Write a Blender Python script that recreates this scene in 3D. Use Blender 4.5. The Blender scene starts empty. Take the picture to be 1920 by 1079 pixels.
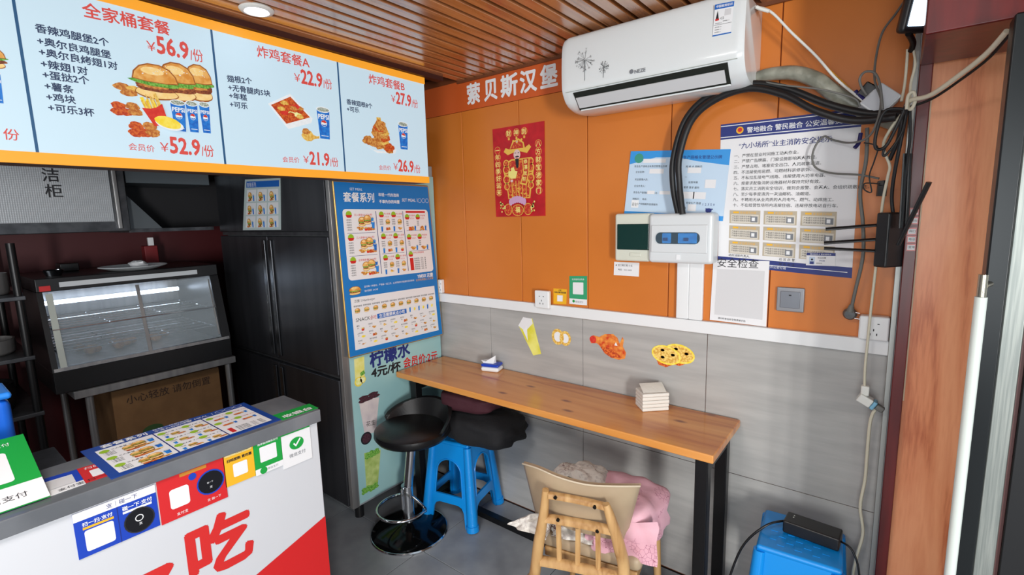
import bpy, bmesh, math, random
from mathutils import Vector, Matrix, noise
R = math.radians
scene = bpy.context.scene
COL = scene.collection
random.seed(7)

# ------------------------------------------------------------------ camera
YAW, PITCH, ROLL, FPX, CAMZ = -0.662126, 0.143901, -0.025399, 925.588, 1.624
cy, sy, cp, sp, cr, sr = math.cos(YAW), math.sin(YAW), math.cos(PITCH), math.sin(PITCH), math.cos(ROLL), math.sin(ROLL)
FW = Vector((sy*cp, cy*cp, -sp)); RT = Vector((cy, -sy, 0)); UPV = RT.cross(FW)
RT, UPV = cr*RT + sr*UPV, -sr*RT + cr*UPV
EYE = Vector((0, 0, CAMZ))
cam_data = bpy.data.cameras.new('camera'); cam = bpy.data.objects.new('camera', cam_data); COL.objects.link(cam)
cam_data.sensor_width = 36; cam_data.lens = FPX*36/1920; cam_data.clip_start = .02; cam_data.clip_end = 100
cam.matrix_world = Matrix(((RT.x, UPV.x, -FW.x, 0), (RT.y, UPV.y, -FW.y, 0), (RT.z, UPV.z, -FW.z, CAMZ), (0, 0, 0, 1)))
scene.camera = cam

# ------------------------------------------------------------------ light and exposure
world = bpy.data.worlds.new('world'); scene.world = world; world.use_nodes = True
bg = world.node_tree.nodes['Background']; bg.inputs[0].default_value = (.80, .90, 1.0, 1); bg.inputs[1].default_value = .62
def area(name, loc, target, sx, sz, power, color):
    l = bpy.data.lights.new(name, 'AREA'); l.shape = 'RECTANGLE'; l.size = sx; l.size_y = sz; l.energy = power; l.color = color
    o = bpy.data.objects.new(name, l); COL.objects.link(o); o.location = loc
    d = Vector(target) - Vector(loc); o.rotation_euler = d.to_track_quat('-Z', 'Y').to_euler(); return o
area('daylight_from_street', (3.2, -1.2, 1.9), (-1.2, .7, 1.0), 3.2, 2.2, 8, (.90, .96, 1.0))
area('low_daylight_through_shopfront', (2.9, -1.9, 1.25), (-.6, 2.05, .70), .45, 1.1, 150, (1.0, .98, .95))
area('daylight_fill_behind_viewer', (.35, -2.5, 1.35), (-.2, 2.0, 1.0), 1.6, 1.5, 42, (.96, .99, 1.0))  # fill added behind the viewer to brighten the jamb and back wall
area('overhead_fill', (-.75, -.35, 2.32), (-.75, -.35, 0), .6, .6, 28, (1.0, .98, .95))  # unseen overhead fill that brightens the shop, no ceiling fitting here
area('kitchen_fill', (-2.9, -.6, 2.28), (-3.2, .4, 0.6), .5, .2, 5.0, (.86, .93, 1.0))  # unseen fill that lifts the dark kitchen, no fitting modelled
scene.view_settings.view_transform = 'Standard'; scene.view_settings.look = 'None'
scene.view_settings.exposure = 0.0; scene.view_settings.gamma = 1.0; scene.view_settings.use_curve_mapping = False
scene.cycles.use_denoising = True
scene.cycles.max_bounces = 8

# ------------------------------------------------------------------ geometry helpers
def ray(px, py): return FW*FPX + RT*(px-960) - UPV*(py-539.5)
class Fr:                                   # a flat frame: origin, right, up
    def __init__(s, O, U, V):
        s.O = Vector(O); s.U = Vector(U).normalized(); s.V = Vector(V).normalized(); s.N = s.U.cross(s.V)
    def P(s, u, v, n=0): return s.O + s.U*u + s.V*v + s.N*n
    def px(s, x, y, n=0):
        d = ray(x, y); t = (s.O+s.N*n-EYE).dot(s.N)/d.dot(s.N); p = EYE + d*t - s.O
        return (p.dot(s.U), p.dot(s.V))
def FX(x): return Fr((x, 0, 0), (0, 1, 0), (0, 0, 1))
def FY(y): return Fr((0, y, 0), (1, 0, 0), (0, 0, 1))
def FZ(z): return Fr((0, 0, z), (0, 1, 0), (-1, 0, 0))
def at(px, py, y): u, v = FY(y).px(px, py); return Vector((u, y, v))

def smooth(pts, k=6):
    pts = [Vector(p) for p in pts]
    if len(pts) < 3: return pts
    out = []
    for i in range(len(pts)-1):
        p0 = pts[max(i-1, 0)]; p1 = pts[i]; p2 = pts[i+1]; p3 = pts[min(i+2, len(pts)-1)]
        for j in range(k):
            t = j/k
            out.append(.5*((2*p1)+(p2-p0)*t+(2*p0-5*p1+4*p2-p3)*t*t+(3*p1-p0-3*p2+p3)*t**3))
    out.append(pts[-1]); return out

class MB:
    def __init__(s): s.v = []; s.f = []; s.m = []; s.sm = []; s.mats = []; s.wn = False
    def add(s, vs, fs, mat, sm=False):
        if mat not in s.mats: s.mats.append(mat)
        k = s.mats.index(mat); b = len(s.v); s.v += [Vector(v) for v in vs]
        for f in fs: s.f.append([b+i for i in f]); s.m.append(k); s.sm.append(sm)
        return s
    def box(s, a, b, mat, bev=0, seg=2, M=None):
        a = Vector(a); b = Vector(b); c = (a+b)/2; d = b-a
        if bev <= 0:
            vs = [(c.x+d.x/2*i, c.y+d.y/2*j, c.z+d.z/2*k) for i in (-1, 1) for j in (-1, 1) for k in (-1, 1)]
            fs = [(0, 1, 3, 2), (4, 6, 7, 5), (0, 4, 5, 1), (2, 3, 7, 6), (0, 2, 6, 4), (1, 5, 7, 3)]
            if M: vs = [M @ Vector(v) for v in vs]
            return s.add(vs, fs, mat)
        s.wn = True; bm = bmesh.new(); bmesh.ops.create_cube(bm, size=1)
        for v in bm.verts: v.co = Vector((c.x+v.co.x*d.x, c.y+v.co.y*d.y, c.z+v.co.z*d.z))
        bmesh.ops.bevel(bm, geom=list(bm.edges), offset=min(bev, min(abs(d.x), abs(d.y), abs(d.z))*.49), segments=seg, affect='EDGES', profile=.5)
        bm.verts.index_update(); vs = [(M @ v.co) if M else v.co.copy() for v in bm.verts]; fs = [[v.index for v in f.verts] for f in bm.faces]
        bm.free(); return s.add(vs, fs, mat, True)
    def tube(s, pts, r, mat, n=8, k=6, caps=True, flat=1.0):
        P = smooth(pts, k); m = len(P); rad = r if isinstance(r, (list, tuple)) else [r, r]
        vs = []; fs = []; T = (P[1]-P[0]).normalized(); nrm = T.orthogonal().normalized()
        for i, p in enumerate(P):
            T = (P[min(i+1, m-1)]-P[max(i-1, 0)])
            T = T.normalized() if T.length > 1e-9 else Vector((0, 0, 1))
            nrm = (nrm-T*nrm.dot(T)).normalized(); b = T.cross(nrm)
            t = i/(m-1)*(len(rad)-1); j = min(int(t), len(rad)-2); rr = rad[j]+(rad[j+1]-rad[j])*(t-j)
            for q in range(n):
                a = 2*math.pi*q/n; vs.append(p+nrm*math.cos(a)*rr+b*math.sin(a)*rr*flat)
        for i in range(m-1):
            for q in range(n):
                q2 = (q+1) % n; fs.append((i*n+q, i*n+q2, (i+1)*n+q2, (i+1)*n+q))
        if caps: fs.append(list(range(n))[::-1]); fs.append([(m-1)*n+q for q in range(n)])
        return s.add(vs, fs, mat, True)
    def cyl(s, a, b, r0, mat, r1=None, n=20, sm=True):
        a = Vector(a); b = Vector(b); r1 = r0 if r1 is None else r1; T = (b-a).normalized(); u = T.orthogonal().normalized(); w = T.cross(u)
        vs = [a+(u*math.cos(2*math.pi*i/n)+w*math.sin(2*math.pi*i/n))*r0 for i in range(n)]+[b+(u*math.cos(2*math.pi*i/n)+w*math.sin(2*math.pi*i/n))*r1 for i in range(n)]
        s.add(vs, [(i, (i+1) % n, n+(i+1) % n, n+i) for i in range(n)], mat, sm)
        return s.add(vs, [list(range(n))[::-1], list(range(n, 2*n))], mat)
    def lathe(s, prof, c, mat, n=32, axis=None):
        c = Vector(c); vs = []; fs = []; A = axis or Matrix.Identity(3)
        for (r, z) in prof:
            for i in range(n):
                a = 2*math.pi*i/n; vs.append(c+A @ Vector((r*math.cos(a), r*math.sin(a), z)))
        for j in range(len(prof)-1):
            for i in range(n): fs.append((j*n+i, j*n+(i+1) % n, (j+1)*n+(i+1) % n, (j+1)*n+i))
        fs.append(list(range(n))[::-1]); fs.append([(len(prof)-1)*n+i for i in range(n)])
        return s.add(vs, fs, mat, True)
    def ell(s, c, rad, mat, nu=20, nv=12, M=None, bump=0, sc=6, seed=0, pw=1.0, zmin=None):
        c = Vector(c); vs = []; fs = []
        def sg(x): return math.copysign(abs(x)**pw, x)
        for j in range(nv+1):
            th = math.pi*j/nv
            for i in range(nu):
                a = 2*math.pi*i/nu
                d = Vector((sg(math.sin(th))*sg(math.cos(a)), sg(math.sin(th))*sg(math.sin(a)), sg(math.cos(th))))
                k = 1+bump*noise.noise(d*sc+Vector((seed, seed*2, 0)))
                p = Vector((d.x*rad[0]*k, d.y*rad[1]*k, d.z*rad[2]*k))
                if zmin is not None: p.z = max(p.z, zmin)
                vs.append(c+(M @ p if M else p))
        for j in range(nv):
            for i in range(nu): fs.append((j*nu+i, (j+1)*nu+i, (j+1)*nu+(i+1) % nu, j*nu+(i+1) % nu))
        return s.add(vs, fs, mat, True)
    def prism(s, pts, off, mat, sm=False):          # polygon pts extruded by vector off
        n = len(pts); off = Vector(off); vs = [Vector(p) for p in pts]+[Vector(p)+off for p in pts]
        fs = [list(range(n))[::-1], list(range(n, 2*n))]; s.add(vs, fs, mat)
        return s.add(vs, [(i, (i+1) % n, n+(i+1) % n, n+i) for i in range(n)], mat, sm)
    def poly(s, fr, uv, mat, n=0): return s.add([fr.P(u, v, n) for u, v in uv], [list(range(len(uv)))], mat)
    def slab(s, fr, uv, mat, n0, n1):
        return s.prism([fr.P(u, v, n0) for u, v in uv], fr.N*(n1-n0), mat)
    def disc(s, fr, c, r, mat, n=0, k=20, ry=None, ang=0):
        ry = r if ry is None else ry; ca, sa = math.cos(ang), math.sin(ang)
        pts = [(r*math.cos(2*math.pi*i/k), ry*math.sin(2*math.pi*i/k)) for i in range(k)]
        return s.poly(fr, [(c[0]+x*ca-y*sa, c[1]+x*sa+y*ca) for x, y in pts], mat, n)
    def ring(s, fr, c, r0, r1, mat, n=0, k=24, sy_=1.0, a0=0, a1=360):
        vs = []; fs = []
        for i in range(k+1):
            a = R(a0+(a1-a0)*i/k); vs += [fr.P(c[0]+r0*math.cos(a), c[1]+r0*math.sin(a)*sy_, n), fr.P(c[0]+r1*math.cos(a), c[1]+r1*math.sin(a)*sy_, n)]
        for i in range(k): fs.append((2*i, 2*i+1, 2*i+3, 2*i+2))
        return s.add(vs, fs, mat)
    def text(s, fr, st, uv, size, mat, n=0, bold=0, dirv=None, hs=1.0, width=None, depth=0):
        V2, F2, w = glyphs(st, 0); d = Vector(dirv or (1, 0)).normalized()
        if width: size_x = width/w; size = size_x if size is None else size
        else: size_x = size
        up = (-d.y, d.x)
        offs = [(0, 0)]
        if bold: offs += [(bold*math.cos(R(45+90*i)), bold*math.sin(R(45+90*i))) for i in range(4)]
        if bold >= .018: offs += [(bold*math.cos(R(90*i)), bold*math.sin(R(90*i))) for i in range(4)]
        for i, (ox, oy) in enumerate(offs):
            s.add([fr.P(uv[0]+d.x*(x+ox)*size_x+up[0]*(y+oy)*size*hs, uv[1]+d.y*(x+ox)*size_x+up[1]*(y+oy)*size*hs, n+i*2e-6) for x, y in V2], F2, mat)
        return s
    def tpx(s, fr, st, a, b, mat, n=.0005, bold=0, hs=1.0):   # baseline from pixel a to pixel b
        A = fr.px(*a); B = fr.px(*b); d = (B[0]-A[0], B[1]-A[1])
        return s.text(fr, st, A, None, mat, n, bold, d, hs, width=math.hypot(*d))
    def build(s, name, parent=None, label=None, cat=None, group=None, kind=None, origin=None):
        me = bpy.data.meshes.new(name)
        if origin is None:
            if parent is not None: origin = wl(parent)
            else:
                xs = [v.x for v in s.v]; ys = [v.y for v in s.v]; zs = [v.z for v in s.v]
                origin = Vector(((min(xs)+max(xs))/2, (min(ys)+max(ys))/2, min(zs)))
        o3 = Vector(origin)
        me.from_pydata([v-o3 for v in s.v], [], s.f)
        for m in s.mats: me.materials.append(m)
        me.polygons.foreach_set('material_index', s.m); me.polygons.foreach_set('use_smooth', s.sm)
        me.update()
        bm = bmesh.new(); bm.from_mesh(me)
        bmesh.ops.recalc_face_normals(bm, faces=[f for f in bm.faces if s.sm[f.index]] or [])
        bm.to_mesh(me); bm.free()
        try: me.set_sharp_from_angle(angle=R(50))
        except Exception: pass
        o = bpy.data.objects.new(name, me); COL.objects.link(o)
        if s.wn: md = o.modifiers.new('normals', 'WEIGHTED_NORMAL'); md.weight = 80; md.keep_sharp = True
        if parent is not None: o.parent = parent; o.location = o3-wl(parent)
        else: o.location = o3
        WL[o.name] = o3.copy(); tag(o, label, cat, group, kind); return o
WL = {}
def wl(o): return WL[o.name]
def tag(o, label=None, cat=None, group=None, kind=None):
    if label: o['label'] = label
    if cat: o['category'] = cat
    if group: o['group'] = group
    if kind: o['kind'] = kind
    return o
def empty(name, loc, label, cat, group=None):
    o = bpy.data.objects.new(name, None); COL.objects.link(o); o.location = loc; o.empty_display_size = .05
    WL[o.name] = Vector(loc); return tag(o, label, cat, group)
def copy_tree(o, parent=None):
    c = o.copy(); COL.objects.link(c)
    if parent is not None: c.parent = parent
    WL[c.name] = WL[o.name].copy()
    for ch in [x for x in bpy.data.objects if x.parent == o]: copy_tree(ch, c)
    return c
_G = {}
def glyphs(st, bold=0):
    k = (st, bold)
    if k not in _G:
        c = bpy.data.curves.new('t', 'FONT'); c.body = st; c.resolution_u = 1 if len(st) > 6 else 2; c.offset = bold
        o = bpy.data.objects.new('t', c); m = o.to_mesh()
        vs = [(v.co.x, v.co.y) for v in m.vertices]; fs = [list(p.vertices) for p in m.polygons]; o.to_mesh_clear()
        bpy.data.objects.remove(o); bpy.data.curves.remove(c)
        x0 = min(v[0] for v in vs); vs = [(x-x0, y) for x, y in vs]
        _G[k] = (vs, fs, max(v[0] for v in vs))
    return _G[k]

# ------------------------------------------------------------------ materials
def lin(c): return tuple(((x/255)/12.92 if x/255 <= .04045 else ((x/255+.055)/1.055)**2.4) for x in c[:3])+(1,)
_M = {}
def mat(name, c, rough=.5, metal=0, emit=0, spec=None, c2=None, sc=20, bump=0, bsc=None, alpha=1, trans=0, stretch=None, lo=.35, hi=.65, detail=3, coat=0, kind='noise'):
    if name in _M: return _M[name]
    m = bpy.data.materials.new(name); m.use_nodes = True; nt = m.node_tree; b = nt.nodes['Principled BSDF']
    b.inputs['Base Color'].default_value = lin(c); b.inputs['Roughness'].default_value = rough; b.inputs['Metallic'].default_value = metal
    if spec is not None: b.inputs['Specular IOR Level'].default_value = spec
    if coat: b.inputs['Coat Weight'].default_value = coat; b.inputs['Coat Roughness'].default_value = .08
    if trans: b.inputs['Transmission Weight'].default_value = trans
    if alpha < 1: b.inputs['Alpha'].default_value = alpha
    if emit: b.inputs['Base Color'].default_value = tuple(x*.35 for x in lin(c)[:3])+(1,); b.inputs['Emission Color'].default_value = lin(c); b.inputs['Emission Strength'].default_value = emit
    tc = nt.nodes.new('ShaderNodeTexCoord'); mp = nt.nodes.new('ShaderNodeMapping')
    geo = nt.nodes.new('ShaderNodeNewGeometry')
    nt.links.new(geo.outputs['Position'] if kind != 'object' else tc.outputs['Object'], mp.inputs[0])
    if stretch: mp.inputs['Scale'].default_value = stretch
    if c2 is not None:
        n = nt.nodes.new('ShaderNodeTexNoise'); n.inputs['Scale'].default_value = sc; n.inputs['Detail'].default_value = detail
        nt.links.new(mp.outputs[0], n.inputs['Vector'])
        r = nt.nodes.new('ShaderNodeValToRGB'); r.color_ramp.elements[0].position = lo; r.color_ramp.elements[1].position = hi
        r.color_ramp.elements[0].color = lin(c); r.color_ramp.elements[1].color = lin(c2)
        nt.links.new(n.outputs['Fac'], r.inputs[0])
        if not emit: nt.links.new(r.outputs[0], b.inputs['Base Color'])
        if emit: nt.links.new(r.outputs[0], b.inputs['Emission Color'])
    if bump:
        n = nt.nodes.new('ShaderNodeTexNoise'); n.inputs['Scale'].default_value = bsc or sc; n.inputs['Detail'].default_value = 4
        nt.links.new(mp.outputs[0], n.inputs['Vector'])
        bu = nt.nodes.new('ShaderNodeBump'); bu.inputs['Strength'].default_value = bump; bu.inputs['Distance'].default_value = .01
        nt.links.new(n.outputs['Fac'], bu.inputs['Height']); nt.links.new(bu.outputs[0], b.inputs['Normal'])
    _M[name] = m; return m
def wood(name, cols, axis, ring=7, rough=.35, coat=0, bump=.03, knots=False, fine=90):
    # long grain along axis: stretched noise drives a three-stop ramp
    if name in _M: return _M[name]
    m = bpy.data.materials.new(name); m.use_nodes = True; nt = m.node_tree; b = nt.nodes['Principled BSDF']; L = nt.links.new
    geo = nt.nodes.new('ShaderNodeNewGeometry'); mp = nt.nodes.new('ShaderNodeMapping'); L(geo.outputs['Position'], mp.inputs[0])
    s3 = [1, 1, 1]; s3['xyz'.index(axis)] = .09; mp.inputs['Scale'].default_value = s3
    n1 = nt.nodes.new('ShaderNodeTexNoise'); n1.inputs['Scale'].default_value = ring; n1.inputs['Detail'].default_value = 2; n1.inputs['Distortion'].default_value = .6; L(mp.outputs[0], n1.inputs['Vector'])
    mul = nt.nodes.new('ShaderNodeMath'); mul.operation = 'MULTIPLY'; mul.inputs[1].default_value = 5; L(n1.outputs['Fac'], mul.inputs[0])
    pp = nt.nodes.new('ShaderNodeMath'); pp.operation = 'PINGPONG'; pp.inputs[1].default_value = .5; L(mul.outputs[0], pp.inputs[0])
    n2 = nt.nodes.new('ShaderNodeTexNoise'); n2.inputs['Scale'].default_value = fine; n2.inputs['Detail'].default_value = 3; L(mp.outputs[0], n2.inputs['Vector'])
    ad = nt.nodes.new('ShaderNodeMath'); ad.operation = 'MULTIPLY_ADD'; ad.inputs[1].default_value = .5; L(n2.outputs['Fac'], ad.inputs[0]); L(pp.outputs[0], ad.inputs[2])
    r = nt.nodes.new('ShaderNodeValToRGB'); e = r.color_ramp.elements
    e[0].position = .18; e[1].position = .75; e[0].color = lin(cols[0]); e[1].color = lin(cols[2]); x = e.new(.42); x.color = lin(cols[1])
    L(ad.outputs[0], r.inputs[0]); L(r.outputs[0], b.inputs['Base Color'])
    if knots:
        vo = nt.nodes.new('ShaderNodeTexVoronoi'); vo.voronoi_dimensions = '2D'; vo.inputs['Scale'].default_value = 5; mp2 = nt.nodes.new('ShaderNodeMapping'); L(geo.outputs['Position'], mp2.inputs[0])
        s4 = [1, 1, 1]; s4['xyz'.index(axis)] = .45; mp2.inputs['Scale'].default_value = s4; L(mp2.outputs[0], vo.inputs['Vector'])
        r2 = nt.nodes.new('ShaderNodeValToRGB'); r2.color_ramp.elements[0].position = .02; r2.color_ramp.elements[1].position = .075
        r2.color_ramp.elements[0].color = (1, 1, 1, 1); r2.color_ramp.elements[1].color = (0, 0, 0, 1); L(vo.outputs['Distance'], r2.inputs[0])
        mx = nt.nodes.new('ShaderNodeMix'); mx.data_type = 'RGBA'; L(r2.outputs[0], mx.inputs[0]); L(r.outputs[0], mx.inputs[6]); mx.inputs[7].default_value = lin((134, 66, 28)); L(mx.outputs[2], b.inputs['Base Color'])
    b.inputs['Roughness'].default_value = rough
    if coat: b.inputs['Coat Weight'].default_value = coat; b.inputs['Coat Roughness'].default_value = .12
    if bump:
        bu = nt.nodes.new('ShaderNodeBump'); bu.inputs['Strength'].default_value = bump; bu.inputs['Distance'].default_value = .01; L(ad.outputs[0], bu.inputs['Height']); L(bu.outputs[0], b.inputs['Normal'])
    _M[name] = m; return m

# ------------------------------------------------------------------ room measures (metres)
YW = 2.05; CEIL = 2.348; XR = .02; XF = -2.146
black = mat('black_plastic', (22, 22, 24), .35)
blackm = mat('black_painted_metal', (20, 20, 22), .35, .3)
white = mat('white_plastic', (232, 234, 235), .3)
steel = mat('stainless_steel', (168, 166, 165), .34, .65, c2=(142, 142, 143), sc=30, stretch=(1, 1, .05))
dsteel = mat('dark_steel', (92, 94, 98), .36, .7, c2=(70, 72, 76), sc=18)
chrome = mat('chrome', (215, 218, 222), .12, 1.0)
orange = mat('orange_wall_panel', (212, 122, 46), .40, c2=(206, 117, 42), sc=3)
orange_hi = mat('orange_header_panel', (206, 92, 38), .45)
grout = mat('dark_joint', (58, 58, 60), .8)
brownj = mat('orange_joint', (120, 58, 20), .8)
tile = mat('grey_wall_tile', (178, 177, 174), .34, c2=(164, 163, 161), sc=9, stretch=(.35, 1, 3), bump=.04, bsc=40)
ftile = mat('floor_tile', (152, 156, 160), .33, c2=(134, 138, 143), sc=7, bump=.02)
slatm = wood('ceiling_slat_wood', [(150, 90, 48), (176, 112, 66), (194, 130, 82)], 'y', 9, .2, 1.0)
slatm.node_tree.nodes['Principled BSDF'].inputs['Coat IOR'].default_value = 2.2; slatm.node_tree.nodes['Principled BSDF'].inputs['Coat Roughness'].default_value = .22
darkgap = mat('ceiling_gap', (14, 7, 5), .8)
mahog = mat('mahogany_gloss', (108, 26, 24), .3, c2=(82, 18, 18), sc=10, stretch=(3, 3, .3))
jambw = wood('jamb_wood', [(192, 104, 66), (226, 142, 98), (238, 160, 116)], 'z', 5, .38, .1, fine=130)
tablew = wood('table_pine', [(188, 104, 40), (214, 140, 66), (226, 156, 82)], 'x', 5, .3, .35, knots=True, fine=45)
maroon = mat('kitchen_wall_red', (74, 14, 20), .5)
dark = mat('kitchen_dark', (38, 38, 42), .6)

# ------------------------------------------------------------------ setting
def struct(name, mb, parent=None): return mb.build(name, parent, kind=None if parent else 'structure')
fl = struct('floor', MB().box((-4.2, -2.6, -.12), (1.2, 2.3, -.006), grout))
for i in range(-4, 5):
    for j in range(-4, 3):
        x0 = -1.752+.61*i; y0 = 1.465+.61*j-.61
        if x0 > 1.0 or x0 < -4.3: continue
        x1 = min(x0+.607, 1.2); y1 = min(y0+.607, 2.04)
        if y1-y0 < .05: continue
        MB().box((max(x0, -4.1), y0, -.012), (x1, y1, 0), ftile, .0015, 1).build('floor_tile', fl)
wb = struct('wall_back', MB().box((-4.2, YW+.006, -.1), (XR, YW+.16, 2.6), brownj))
seams = [-1.142+.3877*k for k in range(-8, 4)]
for a, b in zip(seams, seams[1:]):
    a2 = a+.0018; b2 = min(b-.0018, XR)
    if b2-a2 > .03 and b2 > -2.4: MB().box((a2, YW, 1.15), (b2, YW+.0095, 2.192 if a < -.8 else CEIL+.01), orange, .002, 1).build('wall_panel', wb)
hd = MB().box((-2.5, YW-.004, 2.1925), (-.5, YW-.0003, CEIL), orange_hi).build('header_panel', wb)
tx = [-.586+.585*k for k in range(-4, 3)]
for a, b in zip(tx, tx[1:]):
    for z0, z1 in ((-.037, .548), (.548, 1.133)):
        b2 = XR if b > -.1 else b
        if b2-a > .05: MB().box((a+.0012, YW, max(z0, 0)+.0012), (b2-.0012, YW+.012, z1-.0012), tile, .001, 1).build('wall_tile', wb)
struct('trim_1', MB().box((-2.14, YW-.022, 1.128), (.018, YW, 1.18), white, .003, 1))
ce = struct('ceiling', MB().box((-4.2, -2.6, CEIL+.045), (1.2, YW, CEIL+.2), darkgap))
for k in range(-4, 31):
    x0 = -1.667+.0645*k+.0075
    if x0 > .25: break
    MB().box((x0, -1.8, CEIL), (x0+.046, YW-.012, CEIL+.044), slatm, .002, 1).build('ceiling_slat', ce)
struct('trim_2', MB().box((-1.93, YW-.014, CEIL-.012), (XR, YW-.0041, CEIL+.02), mat('brown_edge_trim', (112, 62, 34), .5)))
struct('trim_3', MB().box((-1.955, -1.8, CEIL-.022), (-1.915, 1.92, CEIL+.02), mat('dark_brown_trim', (58, 24, 18), .45)))
struct('wall_kitchen', MB().box((-3.98, -2.6, -.1), (-3.84, YW+.01, 2.5), maroon))
struct('wall_left', MB().box((-4.2, -2.72, -.1), (-.9, -2.6, 2.5), white))
# shopfront pier right of the orange wall
struct('wall_right', MB().box((XR+.003, YW-.02, -.1), (1.2, YW+.16, 2.6), dark))
struct('trim_4', MB().box((.004, YW-.032, -.02), (.020, YW-.0205, 2.15), mat('aluminium_edge', (172, 174, 170), .4, .6), .002, 1))
struct('trim_5', MB().box((.0205, 1.955, 0), (.052, YW-.0005, 2.34), mahog, .003, 1))
pl = struct('trim_6', MB().box((.052, 1.985, 0), (.9, YW-.0005, 2.3), jambw))
struct('trim_7', MB().box((.0205, 1.62, 2.032), (.9, 1.954, 2.34), mahog, .004, 1))
struct('trim_8', MB().box((.0525, 1.975, 1.0), (.056, 1.9845, 1.935), mat('pale_edge_strip', (214, 190, 160), .5)))

# open glass door leaf at the right edge of the view
door = MB().box((.166, 1.53, .02), (.203, 1.60, 2.02), mat('door_black_frame', (26, 30, 32), .3, .4), .004, 1).build('door_1', kind='structure')
MB().box((.2035, 1.545, .02), (.240, 1.585, 2.02), mat('door_aluminium', (166, 170, 164), .35, .5, c2=(138, 144, 140), sc=30, stretch=(8, 1, .2)), .003, 1).build('door_profile', door)
MB().box((.2405, 1.55, .02), (.247, 1.58, 2.02), mat('door_brown_gasket', (92, 58, 56), .5)).build('gasket', door)
MB().box((.2475, 1.54, .02), (.30, 1.60, 2.02), black, .003, 1).build('door_stile', door)
MB().box((.300, 1.566, .04), (.9, 1.572, 2.0), mat('door_glass', (190, 200, 196), .05, trans=1)).build('door_pane', door)
hb = MB(); hb.tube([(.158, 1.49, .2), (.158, 1.49, 1.42)], .011, mat('handle_white', (212, 220, 214), .3), 12, 2)
hm = mat('handle_steel', (170, 165, 150), .25, .9)
hb.tube([(.158, 1.49, 1.4205), (.158, 1.49, 1.47)], .0085, hm, 12, 2)
for z in (.45, 1.445): hb.cyl((.162, 1.49, z), (.175, 1.531, z), .006, hm)
hb.build('door_handle', door)

# ------------------------------------------------------------------ printed food pictures
def foodmats(e):
    s = '_lit' if e else ''
    def m(n, c, c2, sc=90): return mat('print_'+n+s, c, .6, emit=e, c2=c2, sc=sc, detail=4, lo=.4, hi=.6)
    return dict(bun=m('bun', (214, 140, 52), (240, 190, 110), 40), green=m('lettuce', (70, 140, 40), (150, 205, 90), 160), patty=m('patty', (112, 50, 26), (176, 96, 50), 160),
        fried=m('fried', (176, 96, 36), (232, 172, 86), 130), gold=m('golden', (214, 160, 60), (246, 214, 120), 120), red=m('red', (206, 44, 34), (222, 66, 48)),
        yellow=m('yellow', (244, 214, 50), (250, 232, 110), 60), blue=m('blue', (18, 96, 190), (36, 140, 225), 70), crust=m('crust', (150, 84, 30), (170, 100, 40), 60), shine=m('bun_light', (244, 206, 130), (250, 222, 160), 60), white=m('white', (238, 242, 244), (228, 234, 238)),
        sauce=m('sauce', (176, 52, 20), (232, 120, 44), 150), ice=m('ice', (120, 130, 110), (226, 232, 224), 260), navy=m('navy', (36, 52, 84), (44, 60, 92)), pale=m('pale', (226, 232, 120), (246, 246, 190), 50), dark=m('berry', (46, 24, 34), (90, 50, 60), 200))
def blob(cx, cy, rx, ry, jag, seed, n=26):
    rnd = random.Random(seed); ph = [rnd.uniform(0, 6.28) for _ in range(4)]
    out = []
    for i in range(n):
        a = 2*math.pi*i/n; k = 1+jag*(math.sin(3*a+ph[0])*.5+math.sin(5*a+ph[1])*.35+math.sin(9*a+ph[2])*.3)
        out.append((cx+rx*k*math.cos(a), cy+ry*k*math.sin(a)))
    return out
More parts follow.
